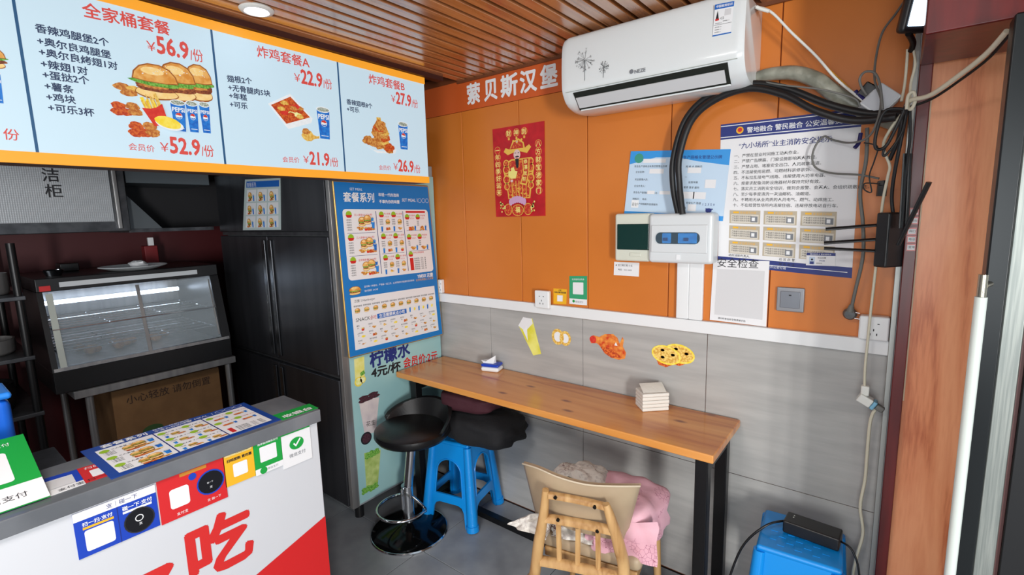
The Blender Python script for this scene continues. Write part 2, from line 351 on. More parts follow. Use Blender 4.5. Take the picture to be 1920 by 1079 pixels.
def food(mb, fr, kind, c, w, F, n=.0006, h=None, ang=0, seed=1, det=26):
    h = h or w; ca, sa = math.cos(ang), math.sin(ang); lv = [n]
    def put(pts, m, up=True):
        if up: lv[0] += .0002
        mb.poly(fr, [(c[0]+x*w*ca-y*h*sa, c[1]+x*w*sa+y*h*ca) for x, y in pts], F[m], lv[0])
    B = lambda cx, cy, rx, ry, j=.06, s=0, m='fried': put(blob(cx, cy, rx, ry, j, seed+s, det), m)
    if kind == 'burger':
        B(0, -.34, .46, .18, .03, 1, 'crust'); B(0, -.33, .44, .15, .03, 1, 'shine'); B(.02, -.17, .47, .13, .1, 2, 'patty'); B(-.05, -.12, .3, .1, .2, 7, 'fried'); B(0, -.03, .5, .12, .16, 3, 'green')
        put([(-.49, .0), (-.45, .21), (-.32, .39), (-.13, .485), (.11, .49), (.32, .4), (.45, .21), (.49, .0), (.2, -.04), (-.2, -.04)], 'crust')
        put([(-.46, .02), (-.42, .2), (-.3, .36), (-.12, .45), (.1, .46), (.3, .37), (.42, .2), (.46, .02), (.2, -.02), (-.2, -.02)], 'bun'); B(-.05, .28, .24, .11, .04, 9, 'shine')
        if det > 20:
            rnd = random.Random(seed)
            for _ in range(14): x = rnd.uniform(-.28, .28); y = rnd.uniform(.16, .38); put(blob(x, y, .016, .011, 0, 1, 6), 'white', False)
    elif kind == 'cup':
        put([(-.36, .42), (.36, .42), (.27, -.48), (-.27, -.48)], 'blue'); B(0, .42, .38, .09, .02, 1, 'white'); B(0, .42, .33, .065, .08, 2, 'ice')
        if det > 20:
            put(blob(0, .0, .17, .1, 0, 1, 16), 'white'); put([(-.16, .02), (-.1, .085), (.05, .1), (.16, .03), (.05, .01), (-.06, .03)], 'red'); put([(-.15, -.03), (0, -.05), (.14, -.02), (.08, -.08), (-.07, -.085)], 'blue')
            lv[0] += .0002
            mb.text(fr, 'PEPSI', (c[0]-.3*w*ca-.13*h*sa, c[1]-.3*w*sa+.13*h*ca), None, F['white'], lv[0], .03, (ca, sa), 1.15, width=.60*w)
            put([(-.2, -.38), (.2, -.38), (.2, -.4), (-.2, -.4)], 'white')
    elif kind == 'fries':
        rnd = random.Random(seed)
        for i in range(12):
            x = -.26+.045*i; t = rnd.uniform(.25, .48); put([(x, -.1), (x+.05, -.1), (x+.07+rnd.uniform(-.06, .06), t), (x+.02+rnd.uniform(-.06, .06), t)], 'yellow' if i % 2 else 'gold', i % 2 == 0)
        put([(-.34, .1), (-.1, .03), (.1, .03), (.34, .1), (.24, -.48), (-.24, -.48)], 'red')
    elif kind == 'pieces':
        for i, (x, y) in enumerate(((-.25, .1), (.2, .15), (0, -.2), (.28, -.15), (-.28, -.22))): B(x, y, .24, .2, .13, i*3, 'fried' if i % 2 else 'sauce')
    elif kind == 'gold':
        for i, (x, y) in enumerate(((-.2, .12), (.2, .05), (0, -.15))): B(x, y, .28, .2, .1, i*3, 'gold' if i % 2 else 'fried')
    elif kind == 'pile':
        rnd = random.Random(seed)
        put([(-.5, -.3), (-.2, -.46), (.2, -.47), (.5, -.36), (.44, -.5), (-.1, -.53)], 'white')
        put([(-.06, .1), (.1, .08), (.06, .5), (-.06, .5)], 'gold')
        for i in range(16):
            y = -.38+.045*i; r = .44*(1-(y+.38)/.85); B(rnd.uniform(-r, r), y, .15, .13, .18, i, ('fried', 'sauce', 'gold')[i % 3] if i % 2 else 'fried')
    elif kind == 'drum':
        B(-.12, 0, .3, .3, .1, 1, 'gold'); put([(.05, .12), (.36, .02), (.48, .07), (.47, -.08), (.34, -.1), (.05, -.2)], 'gold'); B(-.2, .22, .2, .16, .12, 5, 'fried')
    elif kind == 'tray':
        put([(-.5, .12), (.0, .5), (.48, -.1), (.44, -.24), (-.1, -.5), (-.16, -.42)], 'white'); put([(-.44, .1), (.0, .42), (.42, -.08), (-.14, -.36)], 'sauce')
        rnd = random.Random(seed)
        for i in range(16):
            a = rnd.uniform(-.28, .26); b = rnd.uniform(-.16, .18); B(a*.9, .04+b+.1*a*-1, .085, .06, .15, i, ('sauce', 'red', 'gold', 'fried', 'pale')[i % 5])
    elif kind == 'corn': B(.05, -.06, .5, .34, .02, 1, 'white'); B(0, 0, .46, .32, .03, 2, 'yellow')
    elif kind == 'stick': put([(-.45, -.1), (-.4, .05), (.42, .2), (.46, .06)], 'gold'); B(-.2, 0, .3, .16, .14, 2, 'fried')
    return lv[0]

# ------------------------------------------------------------------ large light-box menu
SX = -1.93; fs = FX(SX)
mn = empty('menu_lightbox', (SX-.05, .7, 1.835), 'long backlit menu board with orange edges and four white meal panels above the counter', 'menu board')
framem = mat('orange_light_frame', (246, 164, 44), .5, emit=.75)
Y0, Y1, Z0, Z1 = -.75, 1.800, 1.804, 2.322
MB().box((SX-.11, Y0, Z0), (SX-.012, Y1, Z1), mat('lightbox_case', (90, 60, 50), .6)).build('case', mn)
fb = MB()
fb.box((SX-.012, Y0, Z1-.031), (SX+.004, Y1, Z1), framem); fb.box((SX-.012, Y0, Z0), (SX+.004, Y1, Z0+.031), framem)
fb.build('frame', mn)
panelm = mat('backlit_panel', (206, 232, 246), .6, emit=.62)
cuts = [Y0, fs.px(47, 139)[0], fs.px(409, 180)[0], fs.px(640, 220)[0], Y1-.001]
for a, b in zip(cuts, cuts[1:]):
    MB().box((SX-.0118, a+.0008, Z0+.031), (SX, b-.0008, Z1-.031), panelm).build('display_panel', mn)
for c in cuts[1:4]: MB().box((SX, c-.0035, Z0+.031), (SX+.0006, c+.0035, Z1-.031), mat('divider_blue', (40, 92, 136), .5, emit=.5)).build('divider', mn)
E1 = .62; FL = foodmats(E1)
redl = mat('lit_red_ink', (218, 78, 70), .6, emit=E1); navl = mat('lit_navy_ink', (44, 60, 92), .6, emit=E1)
tb = MB(); T = lambda s, a, b, m, bold=0, hs=1.0: tb.tpx(fs, s, a, b, m, .0012, bold, hs)
c1 = lambda x, y: (x/3.1729, y/3.1735)
c2 = lambda x, y: (400+x/3.1739, y/3.1735)
T('全家桶套餐', c1(495, 92), c1(1012, 207), redl, .018)
for s, a, b in (('香辣鸡腿堡2个', (212, 186), (648, 276)), ('+奥尔良鸡腿堡', (224, 262), (660, 348)), ('+奥尔良烤翅1对', (235, 328), (700, 414)), ('+辣翅1对', (246, 398), (522, 446)),
                ('+蛋挞2个', (257, 464), (532, 502)), ('+薯条', (268, 530), (438, 556)), ('+鸡块', (279, 596), (450, 616)), ('+可乐3杯', (290, 660), (562, 692))):
    T(s, c1(*a), c1(*b), navl, .022)
def price(cv, a, b, g, f0, f1, num, h=1.0):
    T('￥', cv(*a), cv(a[0]+(b[0]-a[0])*.16, a[1]+(b[1]-a[1])*.16), redl, .004)
    T(num, cv(a[0]+(b[0]-a[0])*.19, a[1]+(b[1]-a[1])*.19+4), cv(a[0]+(b[0]-a[0])*.74, a[1]+(b[1]-a[1])*.74+4), redl, .03, 1.35)
    T('/份', cv(a[0]+(b[0]-a[0])*.77, a[1]+(b[1]-a[1])*.77+6), cv(*b), redl, .008, 1.35)
price(c1, (875, 298), (1212, 366), 0, 0, 0, '56.9')
T('会员价', c1(766, 888), c1(920, 904), redl, .004); price(c1, (955, 900), (1275, 928), 0, 0, 0, '52.9')
T('炸鸡套餐A', c2(262, 332), c2(572, 402), redl, .014)
for s, a, b in (('翅根2个', (84, 484), (230, 500)), ('+无骨腿肉5块', (90, 536), (338, 574)), ('+年糕', (96, 584), (200, 598)), ('+可乐', (100, 636), (204, 648))): T(s, c2(*a), c2(*b), navl, .022)
price(c2, (482, 482), (708, 528), 0, 0, 0, '22.9')
T('会员价', c2(413, 962), c2(512, 968), redl, .004); price(c2, (536, 970), (745, 988), 0, 0, 0, '21.9')
T('炸鸡套餐B', c2(926, 492), c2(1138, 540), redl, .014)
T('香辣翅根8个', c2(793, 618), c2(946, 646), navl, .022); T('+可乐', c2(796, 662), c2(868, 670), navl, .022)
price(c2, (1058, 604), (1218, 640), 0, 0, 0, '27.9')
T('会员价', c2(986, 1008), c2(1056, 1012), redl, .004); price(c2, (1072, 1010), (1233, 1026), 0, 0, 0, '26.9')
T('份', c1(22, 824), c1(116, 834), redl, .006)
tb.build('lettering', mn)
def FP(kind, cv, x0, y0, x1, y1, n=.001, seed=1, ang=0, fm=None, fr=None, mb=None, det=26):
    fr = fr or fs; mb = MB()
    A = fr.px(*cv(x0, (y0+y1)/2)); B = fr.px(*cv(x1, (y0+y1)/2)); C = fr.px(*cv((x0+x1)/2, y0)); D = fr.px(*cv((x0+x1)/2, y1))
    w = math.hypot(B[0]-A[0], B[1]-A[1]); h = math.hypot(C[0]-D[0], C[1]-D[1])
    food(mb, fr, kind, ((A[0]+B[0])/2, (C[1]+D[1])/2), w, fm or FL, n, h, ang, seed, det)
    mb.build('food_picture', mn)
FP('burger', c1, 1100, 385, 1262, 600, .001, 4); FP('burger', c1, 940, 375, 1160, 600, .004, 3); FP('burger', c1, 780, 385, 1055, 590, .007, 2)
FP('gold', c1, 672, 480, 850, 590, .001, 5); FP('pieces', c1, 660, 590, 840, 700, .001, 8); FP('pieces', c1, 765, 705, 945, 830, .001, 11)
FP('cup', c1, 1180, 610, 1262, 795, .001); FP('cup', c1, 1098, 605, 1190, 790, .004); FP('cup', c1, 1000, 600, 1118, 785, .007)
FP('fries', c1, 810, 555, 1000, 750, .011, 3, .35); FP('corn', c1, 905, 682, 1072, 785, .016, 3, -.2)
FP('tray', c2, 330, 560, 590, 770, .001, 4); FP('cup', c2, 605, 640, 708, 830, .001); FP('drum', c2, 518, 755, 632, 865, .001, 4)
FP('pile', c2, 885, 700, 1085, 905, .001, 6); FP('cup', c2, 1092, 728, 1168, 892, .001)
FP('cup', c1, -70, 420, 26, 615, .001); FP('burger', c1, -190, 265, 32, 400, .001, 5)

# ------------------------------------------------------------------ ceiling downlight
dl = empty('ceiling_downlight', (-1.785, .907, CEIL), 'round white recessed downlight glowing in the slatted ceiling beside the menu board', 'light')
MB().lathe([(.036, .004), (.052, .004), (.056, -.001), (.052, -.006), (.040, -.0085), (.036, -.004)], (-1.785, .907, CEIL-.002), mat('downlight_ring', (225, 225, 220), .35), 32).build('ring', dl)
MB().cyl((-1.785, .907, CEIL-.0075), (-1.785, .907, CEIL-.004), .0355, mat('downlight_glow', (235, 240, 255), .5, emit=14), n=28).build('diffuser', dl)

# ------------------------------------------------------------------ flat printed sheets
class Sheet:
    def __init__(s, fr, TL, TR, BR, BL): s.fr = fr; s.c = [TL, TR, BR, BL]; s.mb = MB(); s.h = math.hypot(TL[0]-BL[0], TL[1]-BL[1]); s.w = math.hypot(TL[0]-TR[0], TL[1]-TR[1])
    @classmethod
    def px(k, fr, *p): return k(fr, *[fr.px(*q) for q in p])
    def at(s, a, t):
        TL, TR, BR, BL = s.c
        return tuple((1-t)*((1-a)*TL[i]+a*TR[i])+t*((1-a)*BL[i]+a*BR[i]) for i in (0, 1))
    def body(s, name, mtl, th=.0015, off=.0003, **k):
        m = MB().slab(s.fr, [s.c[3], s.c[2], s.c[1], s.c[0]], mtl, off, off+th); s.n = off+th+.0004
        s.o = m.build(name, **k); return s
    def rect(s, a0, t0, a1, t1, m, n=0): s.mb.poly(s.fr, [s.at(a0, t1), s.at(a1, t1), s.at(a1, t0), s.at(a0, t0)], m, s.n+n); return s
    def rrect(s, a0, t0, a1, t1, m, r=.03, n=0):
        ra = r*min(s.h, s.w)/s.w; rt = r*min(s.h, s.w)/s.h; pts = []
        for cx, cy, q in ((a1-ra, t1-rt, 0), (a0+ra, t1-rt, 1), (a0+ra, t0+rt, 2), (a1-ra, t0+rt, 3)):
            for i in range(5): a = R(90*q+22.5*i); pts.append(s.at(cx+ra*math.cos(a), cy+rt*math.sin(a)))
        s.mb.poly(s.fr, pts[::-1], m, s.n+n); return s
    def text(s, st, a, t, m, size=None, a1=None, bold=0, n=.0004, hs=1.0, center=False):
        A = s.at(a, t); B = s.at(a1 if a1 is not None else a+.2, t); d = (B[0]-A[0], B[1]-A[1]); L = math.hypot(*d); d = (d[0]/L, d[1]/L)
        if center: w = glyphs(st, bold)[2]*size*s.h; A = (A[0]-d[0]*w/2, A[1]-d[1]*w/2)
        if size is None: s.mb.text(s.fr, st, A, None, m, s.n+n, bold, d, hs, width=L)
        else: s.mb.text(s.fr, st, A, size*s.h, m, s.n+n, bold, d, hs)
        return s
    def food(s, kind, a, t, wf, F, hr=1.0, n=.0004, ang=0, seed=1, det=12):
        w = wf*s.w; food(s.mb, s.fr, kind, s.at(a, t), w, F, s.n+n, w*hr, ang, seed, det); return s
    def done(s, name='print'): s.mb.build(name, s.o); return s
FF = foodmats(0)
ink = mat('ink_black', (28, 28, 34), .6); inkw = mat('ink_white', (236, 238, 240), .6); inkr = mat('ink_red', (206, 36, 34), .55); inkb = mat('ink_blue', (18, 100, 190), .5)
inkn = mat('ink_navy', (28, 44, 120), .5); inkg = mat('ink_green', (26, 150, 60), .5); inkgrey = mat('ink_grey', (120, 124, 130), .6); paper = mat('white_paper', (232, 232, 234), .6)
yel = mat('ink_yellow', (236, 178, 34), .5); goldm = mat('gold_edge', (196, 160, 90), .35, .7)
green2 = mat('ink_leaf_green', (150, 190, 40), .6)

fy = FY(YW)
# white words on the header band
wf = FY(YW-.004); wm = MB()
for ch, (a, b) in zip('萦贝斯汉堡', (((877, 195), (900, 189)), ((909, 188), (932, 182)), ((940, 179), (970, 172)), ((976, 172), (1006, 163)), ((1014, 164), (1045, 157)))):
    V2, F2, w = glyphs(ch, .034); A = wf.px(a[0], a[1]); B = wf.px(b[0], b[1]); W = (B[0]-A[0])
    wm.text(wf, ch, (A[0], 2.229), None, inkw, .0006, .034, (1, 0), .1/(W/w), width=W)
wm.build('wall_lettering', label='large white shop name characters on the orange band under the ceiling', cat='sign')

# fire-safety notice
S = Sheet.px(fy, (1352, 234), (1617, 203), (1597, 522), (1346, 497)).body('safety_notice', paper, label='tall white and blue fire safety notice behind the tangled cables', cat='poster')
S.rect(0, 0, 1, .105, inkn).rect(0, .012, 1, .017, inkw, .0002).rect(0, .088, 1, .093, inkw, .0002).rect(0, .935, 1, 1, inkn).rect(.42, .965, .97, .969, inkw, .0002)
S.mb.disc(fy, S.at(.155, .052), .013, yel, S.n+.0004); S.mb.disc(fy, S.at(.155, .05), .008, inkr, S.n+.0006)
S.text('警地融合 警民融合 公安温馨提示', .21, .072, inkw, a1=.93, bold=.012)
S.text('“九小场所”业主消防安全提示', .15, .175, inkn, a1=.82, bold=.012)
for i, l in enumerate(('一、严禁在营业时间施工动火作业。', '二、严禁广告牌匾、门窗设施影响灭火救援。', '三、严禁占用、堵塞安全出口、人员疏散通道。', '四、不违规使用易燃、可燃材料装修装饰。', '五、不私拉乱接电气线路、违规使用大功率电器。',
        '六、按要求配备消防设施器材并保持完好有效。', '七、落实员工消防安全培训，做到会报警、会灭火、会组织疏散逃生。', '八、至少每季度清洗一次油烟机、油烟道。', '九、不聘用无从业资质的人员电气、燃气、动焊施工。', '十、不在经营性场所内违规住宿、违规停放电动自行车。')):
    S.text(l, .115, .235+.0375*i, ink, .026)
tan = mat('tan_box', (186, 174, 152), .6); tanl = mat('pale_box', (214, 208, 196), .6)
for r in range(3):
    for c in range(3):
        a = .09+.272*c; t = .60+.107*r
        S.rect(a, t, a+.245, t+.092, tan).rect(a+.012, t+.028, a+.233, t+.088, tanl, .0002).rect(a+.03, t+.008, a+.075, t+.02, yel, .0002)
        S.text('安全提示内容', a+.085, t+.022, yel, .018)
        for k in range(3): S.text('严格遵守消防安全规定', a+.02+(.0 if c else .0), t+.046+.015*k, ink, .013)
        S.rect(a+.17, t+.04, a+.225, t+.08, inkgrey, .0006).rect(a+.18, t+.048, a+.205, t+.072, inkw, .0008)
S.text('场所消防负责人：', .09, .927, ink, .02).text('社 区 民 警：', .49, .927, ink, .02).text('联 系 电 话：', .49, .962-.002, ink, .02)
S.text('经开公安分局', .40, .985, inkw, .02); S.done()
# identity card stuck on the notice
fc = FY(YW-.0022)
S = Sheet.px(fc, (1513, 474), (1567, 475), (1566, 501), (1511, 499)).body('contact_card', paper, label='small blue and white contact card with a portrait on the safety notice', cat='card')
S.rect(0, 0, 1, .2, inkn).text('警务联系卡 警民服务点', .12, .16, inkw, .13).text('社区民警', .4, .42, ink, .13).text('李永峰', .45, .62, inkn, .12).text('联系电话', .36, .8, ink, .09)
S.rect(.1, .3, .3, .85, mat('portrait_back', (190, 205, 225), .6)); S.mb.disc(fc, S.at(.2, .5), .0035, ink, S.n+.0003); S.rect(.13, .64, .27, .85, inkn, .0003).rect(0, .94, 1, 1, inkn).done()
# blue grid-management board
S = Sheet.px(fy, (1184, 284), (1371, 280), (1356, 415), (1171, 404)).body('management_notice', mat('pale_blue_paper', (196, 218, 238), .5), off=.004, label='pale blue safety management board above the two breaker boxes', cat='poster')
skyb = mat('sky_blue_print', (52, 150, 224), .5)
S.rect(0, 0, 1, .10, skyb).rect(0, .93, 1, 1, skyb).mb.poly(fy, [S.at(0, .1), S.at(.28, .1), S.at(.12, .16), S.at(0, .2)][::-1], skyb, S.n)
S.mb.poly(fy, [S.at(1, .1), S.at(1, .22), S.at(.7, .16), S.at(.5, .1)], skyb, S.n)
S.mb.disc(fy, S.at(.1, .11), .02, mat('teal_seal', (60, 150, 130), .6), S.n+.0003); S.rect(.15, .12, .39, .18, paper, .0003)
S.text('安全生产网格化管理公示牌', .49, .125, inkn, a1=.93, bold=.01)
for i, l in enumerate(('安全生产清单主体责任管理公示牌', '企业名称：', '安全管理人员：', '企业负责人：', '安全生产管理部门： 姓名：', '网格员：  电话：', '电 话：', '安全生产网格服务监督服务')): S.text(l, .08 if i else .06, .245+(.085, .10)[i > 1]*i if i < 7 else .93-.11, ink, .035)
for i, l in enumerate(('网 格 人 网格员', '姓名 电话', '', '监督举报', '职责 要求 服务', '检查 巡查', '', '安全生产 隐患', '整改')): S.text(l or '一', .60+.04*(i % 2), .25+.075*i, ink, .035)
for a, t, w, h in ((.23, .27, .15, .07), (.23, .60, .08, .05), (.36, .60, .11, .05), (.62, .25, .13, .08), (.8, .42, .1, .12), (.6, .6, .11, .1), (.7, .6, .12, .1), (.66, .78, .08, .1)): S.rect(a, t, a+w, t+h, paper, .001)
S.rect(.07, .75, .15, .87, inkw, .0004)
S.text('1 2 3 5 0', .80, .79, inkn, .05); S.mb.disc(fy, S.at(.86, .86), .012, inkn, S.n+.0004, ry=.009); S.rect(.83, .83, .90, .845, inkn, .0006); S.done()
# paper safety-check sheet (its code square left blank)
S = Sheet.px(fc, (1338, 487), (1443, 490), (1437, 613), (1331, 600)).body('inspection_sheet', paper, label='white inspection paper with handwritten heading below the safety notice', cat='paper')
S.text('安全检查', .08, .105, ink, a1=.82).rect(.08, .15, .93, .90, mat('pale_grey_print', (212, 212, 214), .6)).text('请扫码参加安全隐患随手拍', .15, .965, ink, .035).done()
# note under breaker box
S = Sheet.px(fy, (1152, 491), (1199, 493), (1198, 519), (1151, 516)).body('paper_note', paper, label='small white handwritten note under the grey-green breaker box', cat='note')
S.text('★ 宝工网工程 小王', .06, .3, ink, .16).text('电话：1501 0059', .18, .62, ink, .15).done()
# yellow and green payment cards above the trunking
S = Sheet.px(fy, (1038, 541), (1063, 543), (1062, 571), (1038, 570)).body('payment_sticker', yel, label='small yellow payment sticker beside the left wall socket', cat='sticker')
S.text('扫码点餐 更优惠', .08, .28, ink, a1=.95, bold=.02).rect(.3, .42, .72, .82, paper).text('点餐', .38, .14, ink, .12).done()
green3 = mat('pay_green', (52, 160, 112), .5)
S = Sheet.px(fy, (1068, 518), (1101, 518), (1101, 573), (1068, 570)).body('payment_sticker', green3, label='green payment card with white foot on the orange wall above the trunking', cat='sticker')
S.text('支持使用消费券', .15, .14, inkw, a1=.85).rrect(.2, .22, .8, .64, paper).rect(0, .8, 1, 1, paper).text('微信支付', .35, .93, inkgrey, .08).done()
S2 = MB(); S2.disc(fy, fy.px(1076, 565), .007, inkg, .0025); S2.build('tick_mark', S.o)

# food stickers on the grey tiles
def sticker(name, label, fn):
    mb = MB(); fn(mb); return mb.build(name, label=label, cat='sticker')
ylw = mat('lemonade_print', (222, 214, 60), .5, c2=(240, 236, 130), sc=12)
def f1(mb):
    mb.poly(fy, [fy.px(*p) for p in ((1000, 667), (1015, 664), (998, 597), (984, 605), (973, 612))], ylw, .0008)
    mb.poly(fy, [fy.px(*p) for p in ((972, 611), (985, 622), (999, 607), (997, 598), (981, 595))], paper, .0011)
    mb.poly(fy, [fy.px(*p) for p in ((981, 620), (990, 640), (988, 612))], inkw, .0013)
sticker('lemonade_sticker', 'wall sticker of a tall tilted cup of yellow lemonade', f1)
def f2(mb):
    for (x, y, r) in ((1046, 632, .036), (1060, 635, .033)):
        c = fy.px(x, y); mb.disc(fy, c, r*.62, inkw, .0006+.0004*(x > 1050), ry=r*.8); mb.ring(fy, c, r*.62, r, FF['gold'], .0012+.0004*(x > 1050), 28, 1.15)
sticker('onion_ring_sticker', 'wall sticker of two golden onion rings', f2)
wing = mat('print_wing', (206, 62, 24), .5, c2=(240, 160, 70), sc=40)
def f3(mb):
    P = [(1106, 634), (1112, 629), (1124, 632), (1134, 627), (1150, 627), (1158, 634), (1162, 645), (1167, 632), (1170, 638), (1168, 650), (1174, 662), (1172, 673), (1160, 675), (1146, 671), (1134, 663), (1126, 650), (1119, 644), (1108, 644)]
    mb.poly(fy, [fy.px(*p) for p in P][::-1], wing, .0008)
    mb.poly(fy, [fy.px(*p) for p in ((1152, 648), (1158, 649), (1155, 642))], inkw, .0011); mb.disc(fy, fy.px(1112, 637), .018, FF['red'], .0011)
    mb.poly(fy, [fy.px(*p) for p in ((1124, 648), (1148, 655), (1168, 672), (1146, 671), (1134, 663))], FF['sauce'], .0011)
sticker('chicken_wing_sticker', 'wall sticker of a glazed orange chicken wing', f3)
def f4(mb):
    for (x, y, n) in ((1274, 664, .0006), (1249, 666, .0016)):
        c = fy.px(x, y); mb.poly(fy, [fy.px(*p) for p in ((x-21, y), (x-14, y+18), (x, y+23), (x+14, y+18), (x+20, y+4))][::-1], FF['sauce'], n)
        mb.disc(fy, c, .066, FF['yellow'], n+.0003, ry=.042, ang=-.15); mb.disc(fy, c, .058, FF['gold'], n+.0004, ry=.034, ang=-.15)
        for k in range(7): q = (c[0]+.03*math.cos(k*2.1), c[1]+.018*math.sin(k*2.1)+.004); mb.disc(fy, q, .009, FF['patty'], n+.0006, 8, ry=.006)
sticker('egg_tart_sticker', 'wall sticker of two yellow egg tarts', f4)

# red embossed new-year hanging
S = Sheet.px(fy, (924, 243), (1021, 227), (1023, 405), (931, 407)).body('festive_hanging', mat('festive_red', (198, 22, 34), .5, c2=(176, 14, 26), sc=20), .003, label='red and gold festive hanging with bearded robed figure on orange wall', cat='hanging')
gold = mat('gold_print', (236, 190, 78), .4, .1); goldl = mat('pale_gold_print', (240, 226, 130), .45); rdark = mat('robe_red', (190, 40, 30), .5, c2=(222, 120, 50), sc=120, lo=.52, hi=.6); skin = mat('print_skin', (226, 196, 190), .6); lilac = mat('lotus_lilac', (206, 160, 196), .6)
q = S.mb; H_ = S.h; D = lambda a, t, r, m, n, ry=None, k=20, ang=0: q.disc(fy, S.at(a, t), r*H_, m, S.n+n, k, None if ry is None else ry*H_, ang)
def chars(st, pts):
    for ch, (a, t) in zip(st, pts):
        D(a, t, .043, gold, .0006); D(a, t, .039, inkr, .0009); q.text(fy, ch, (S.at(a, t)[0]-.031*H_, S.at(a, t)[1]-.025*H_), .066*H_, goldl, S.n+.0013, .02)
chars('财神到', ((.33, .075), (.48, .075), (.63, .075)))
chars('一年四季好运来', [(.09, .245+.079*i) for i in range(7)])
chars('八方财宝进家门', [(.89-.0*i, .225+.083*i) for i in range(7)])
for a in (.33, .48, .63): D(a, .135, .014, gold, .0006)
# robe, sleeves, hat, face, beard, scroll, ingot, lotus, pot, blossom
q.poly(fy, [S.at(*p) for p in ((.28, .80), (.72, .80), (.76, .62), (.80, .50), (.76, .40), (.62, .36), (.36, .36), (.24, .40), (.20, .50), (.25, .62))], gold, S.n+.0004)
q.poly(fy, [S.at(*p) for p in ((.30, .79), (.70, .79), (.72, .62), (.77, .5), (.73, .41), (.6, .375), (.38, .375), (.27, .41), (.23, .5), (.27, .62))], rdark, S.n+.0008)
for a in (.26, .74):
    for t, r in ((.40, .042), (.47, .05), (.58, .05), (.66, .04)): D(a, t, r, gold, .0010); D(a, t, r*.72, rdark, .0013)
for a in (.36, .44, .50, .57, .64): q.poly(fy, [S.at(*p) for p in ((a, .80), (a+.014, .80), (a+.012, .60), (a, .60))], gold, S.n+.0016)
for k in range(14): rr = random.Random(k); D(rr.uniform(.3, .7), rr.uniform(.63, .78), .009, gold, .0017, k=8)
q.poly(fy, [S.at(*p) for p in ((.22, .27), (.30, .31), (.5, .275), (.68, .31), (.76, .25), (.72, .22), (.64, .25), (.62, .19), (.52, .14), (.40, .17), (.34, .25), (.26, .23))], gold, S.n+.0018)
q.poly(fy, [S.at(*p) for p in ((.35, .25), (.61, .25), (.6, .2), (.52, .16), (.42, .18))], rdark, S.n+.0022)
D(.49, .175, .018, gold, .0026); D(.49, .175, .010, lilac, .0028); D(.42, .165, .014, gold, .0024); D(.58, .16, .014, gold, .0024)
D(.485, .315, .048, skin, .0026, .055)
for a in (.455, .515): q.poly(fy, [S.at(*p) for p in ((a-.02, .300), (a+.02, .300), (a+.01, .293), (a-.01, .293))], ink, S.n+.0030)
q.poly(fy, [S.at(*p) for p in ((.44, .345), (.53, .345), (.52, .333), (.49, .328), (.455, .333))], ink, S.n+.0030); D(.485, .352, .007, FF['red'], .0033)
q.poly(fy, [S.at(*p) for p in ((.45, .36), (.52, .36), (.51, .45), (.485, .47), (.46, .44))], ink, S.n+.0034)
q.poly(fy, [S.at(*p) for p in ((.30, .535), (.35, .575), (.45, .575), (.49, .50), (.44, .49), (.42, .45), (.36, .455), (.36, .49), (.31, .49))], goldl, S.n+.0036); D(.37, .60, .02, skin, .0036, .014)
q.poly(fy, [S.at(*p) for p in ((.585, .36), (.73, .36), (.72, .52), (.66, .66), (.53, .64), (.6, .52))], gold, S.n+.0036)
q.poly(fy, [S.at(*p) for p in ((.60, .37), (.71, .37), (.70, .52), (.645, .64), (.56, .625), (.62, .52))], rdark, S.n+.0040)
for ch, (a, t) in zip('恭喜发财', ((.62, .42), (.625, .48), (.61, .545), (.585, .605))): q.text(fy, ch, S.at(a, t), .05*H_, goldl, S.n+.0043, .02)
for k in range(7): a = .34+.045*k; D(a, .835-.028*math.sin(k/6*math.pi), .028, lilac, .0046+.0001*k, .04)
D(.475, .93, .085, gold, .0044, .065); D(.475, .93, .078, rdark, .0050, .058); q.text(fy, '福', (S.at(.43, .95)[0], S.at(.43, .95)[1]), .07*H_, goldl, S.n+.0054, .02)
for a in (.28, .68): D(a, .92, .055, rdark, .0040, .066); q.ring(fy, S.at(a, .92), .05*H_, .056*H_, gold, S.n+.0042, 20, 1.2)
for k in range(26): rr = random.Random(k+50); sgn = 1 if k % 2 else -1; D(.48+sgn*rr.uniform(.26, .36), rr.uniform(.83, .95), .011, goldl if k % 3 else FF['gold'], .0046, k=8)
S.done('embossed_figure')

# ------------------------------------------------------------------ fridge with its posters
fg = empty('refrigerator', (-2.77, 1.7, 0), 'tall dark stainless four-door refrigerator standing against the orange wall', 'refrigerator')
fside = mat('fridge_side', (150, 156, 160), .5)
MB().box((-3.39, 1.40, .12), (XF-.004, 2.035, 1.92), fside, .004, 1).build('body', fg)
fm = MB()
fm.box((-2.178, 1.36, .12), (XF-.0035, 1.3995, 1.92), steel, .002, 1); fm.box((-3.39, 1.37, 1.5505), (-2.179, 1.3995, 1.5695), dsteel); fm.box((-3.39, 1.37, .822), (-2.179, 1.3995, .84), dsteel)
fm.build('face_frame', fg)
fdoor = mat('fridge_door_steel', (74, 75, 80), .34, .7, c2=(60, 61, 66), sc=12, stretch=(1, 1, .06))
for x0, x1 in ((-3.385, -2.785), (-2.775, -2.181)):
    for z0, z1 in ((.13, .818), (.845, 1.546)):
        d = MB().box((x0, 1.352, z0), (x1, 1.3985, z1), fdoor, .004, 2).build('fridge_door', fg)
        hx = x1-.05 if x1 < -2.7 else x0+.012
        MB().box((hx, 1.340, z0+.02), (hx+.035, 1.3515, z1-.02), mat('handle_strip', (84, 86, 90), .25, .9), .003, 1).build('door_handle', d)
MB().box((-3.385, 1.354, 1.572), (-2.181, 1.3985, 1.915), fdoor, .003, 1).build('top_panel', fg)
for x in (-3.3, -2.25):
    for y in (1.46, 1.96): MB().cyl((x, y, 0), (x, y, .119), .025, black, n=14).build('foot', fg)
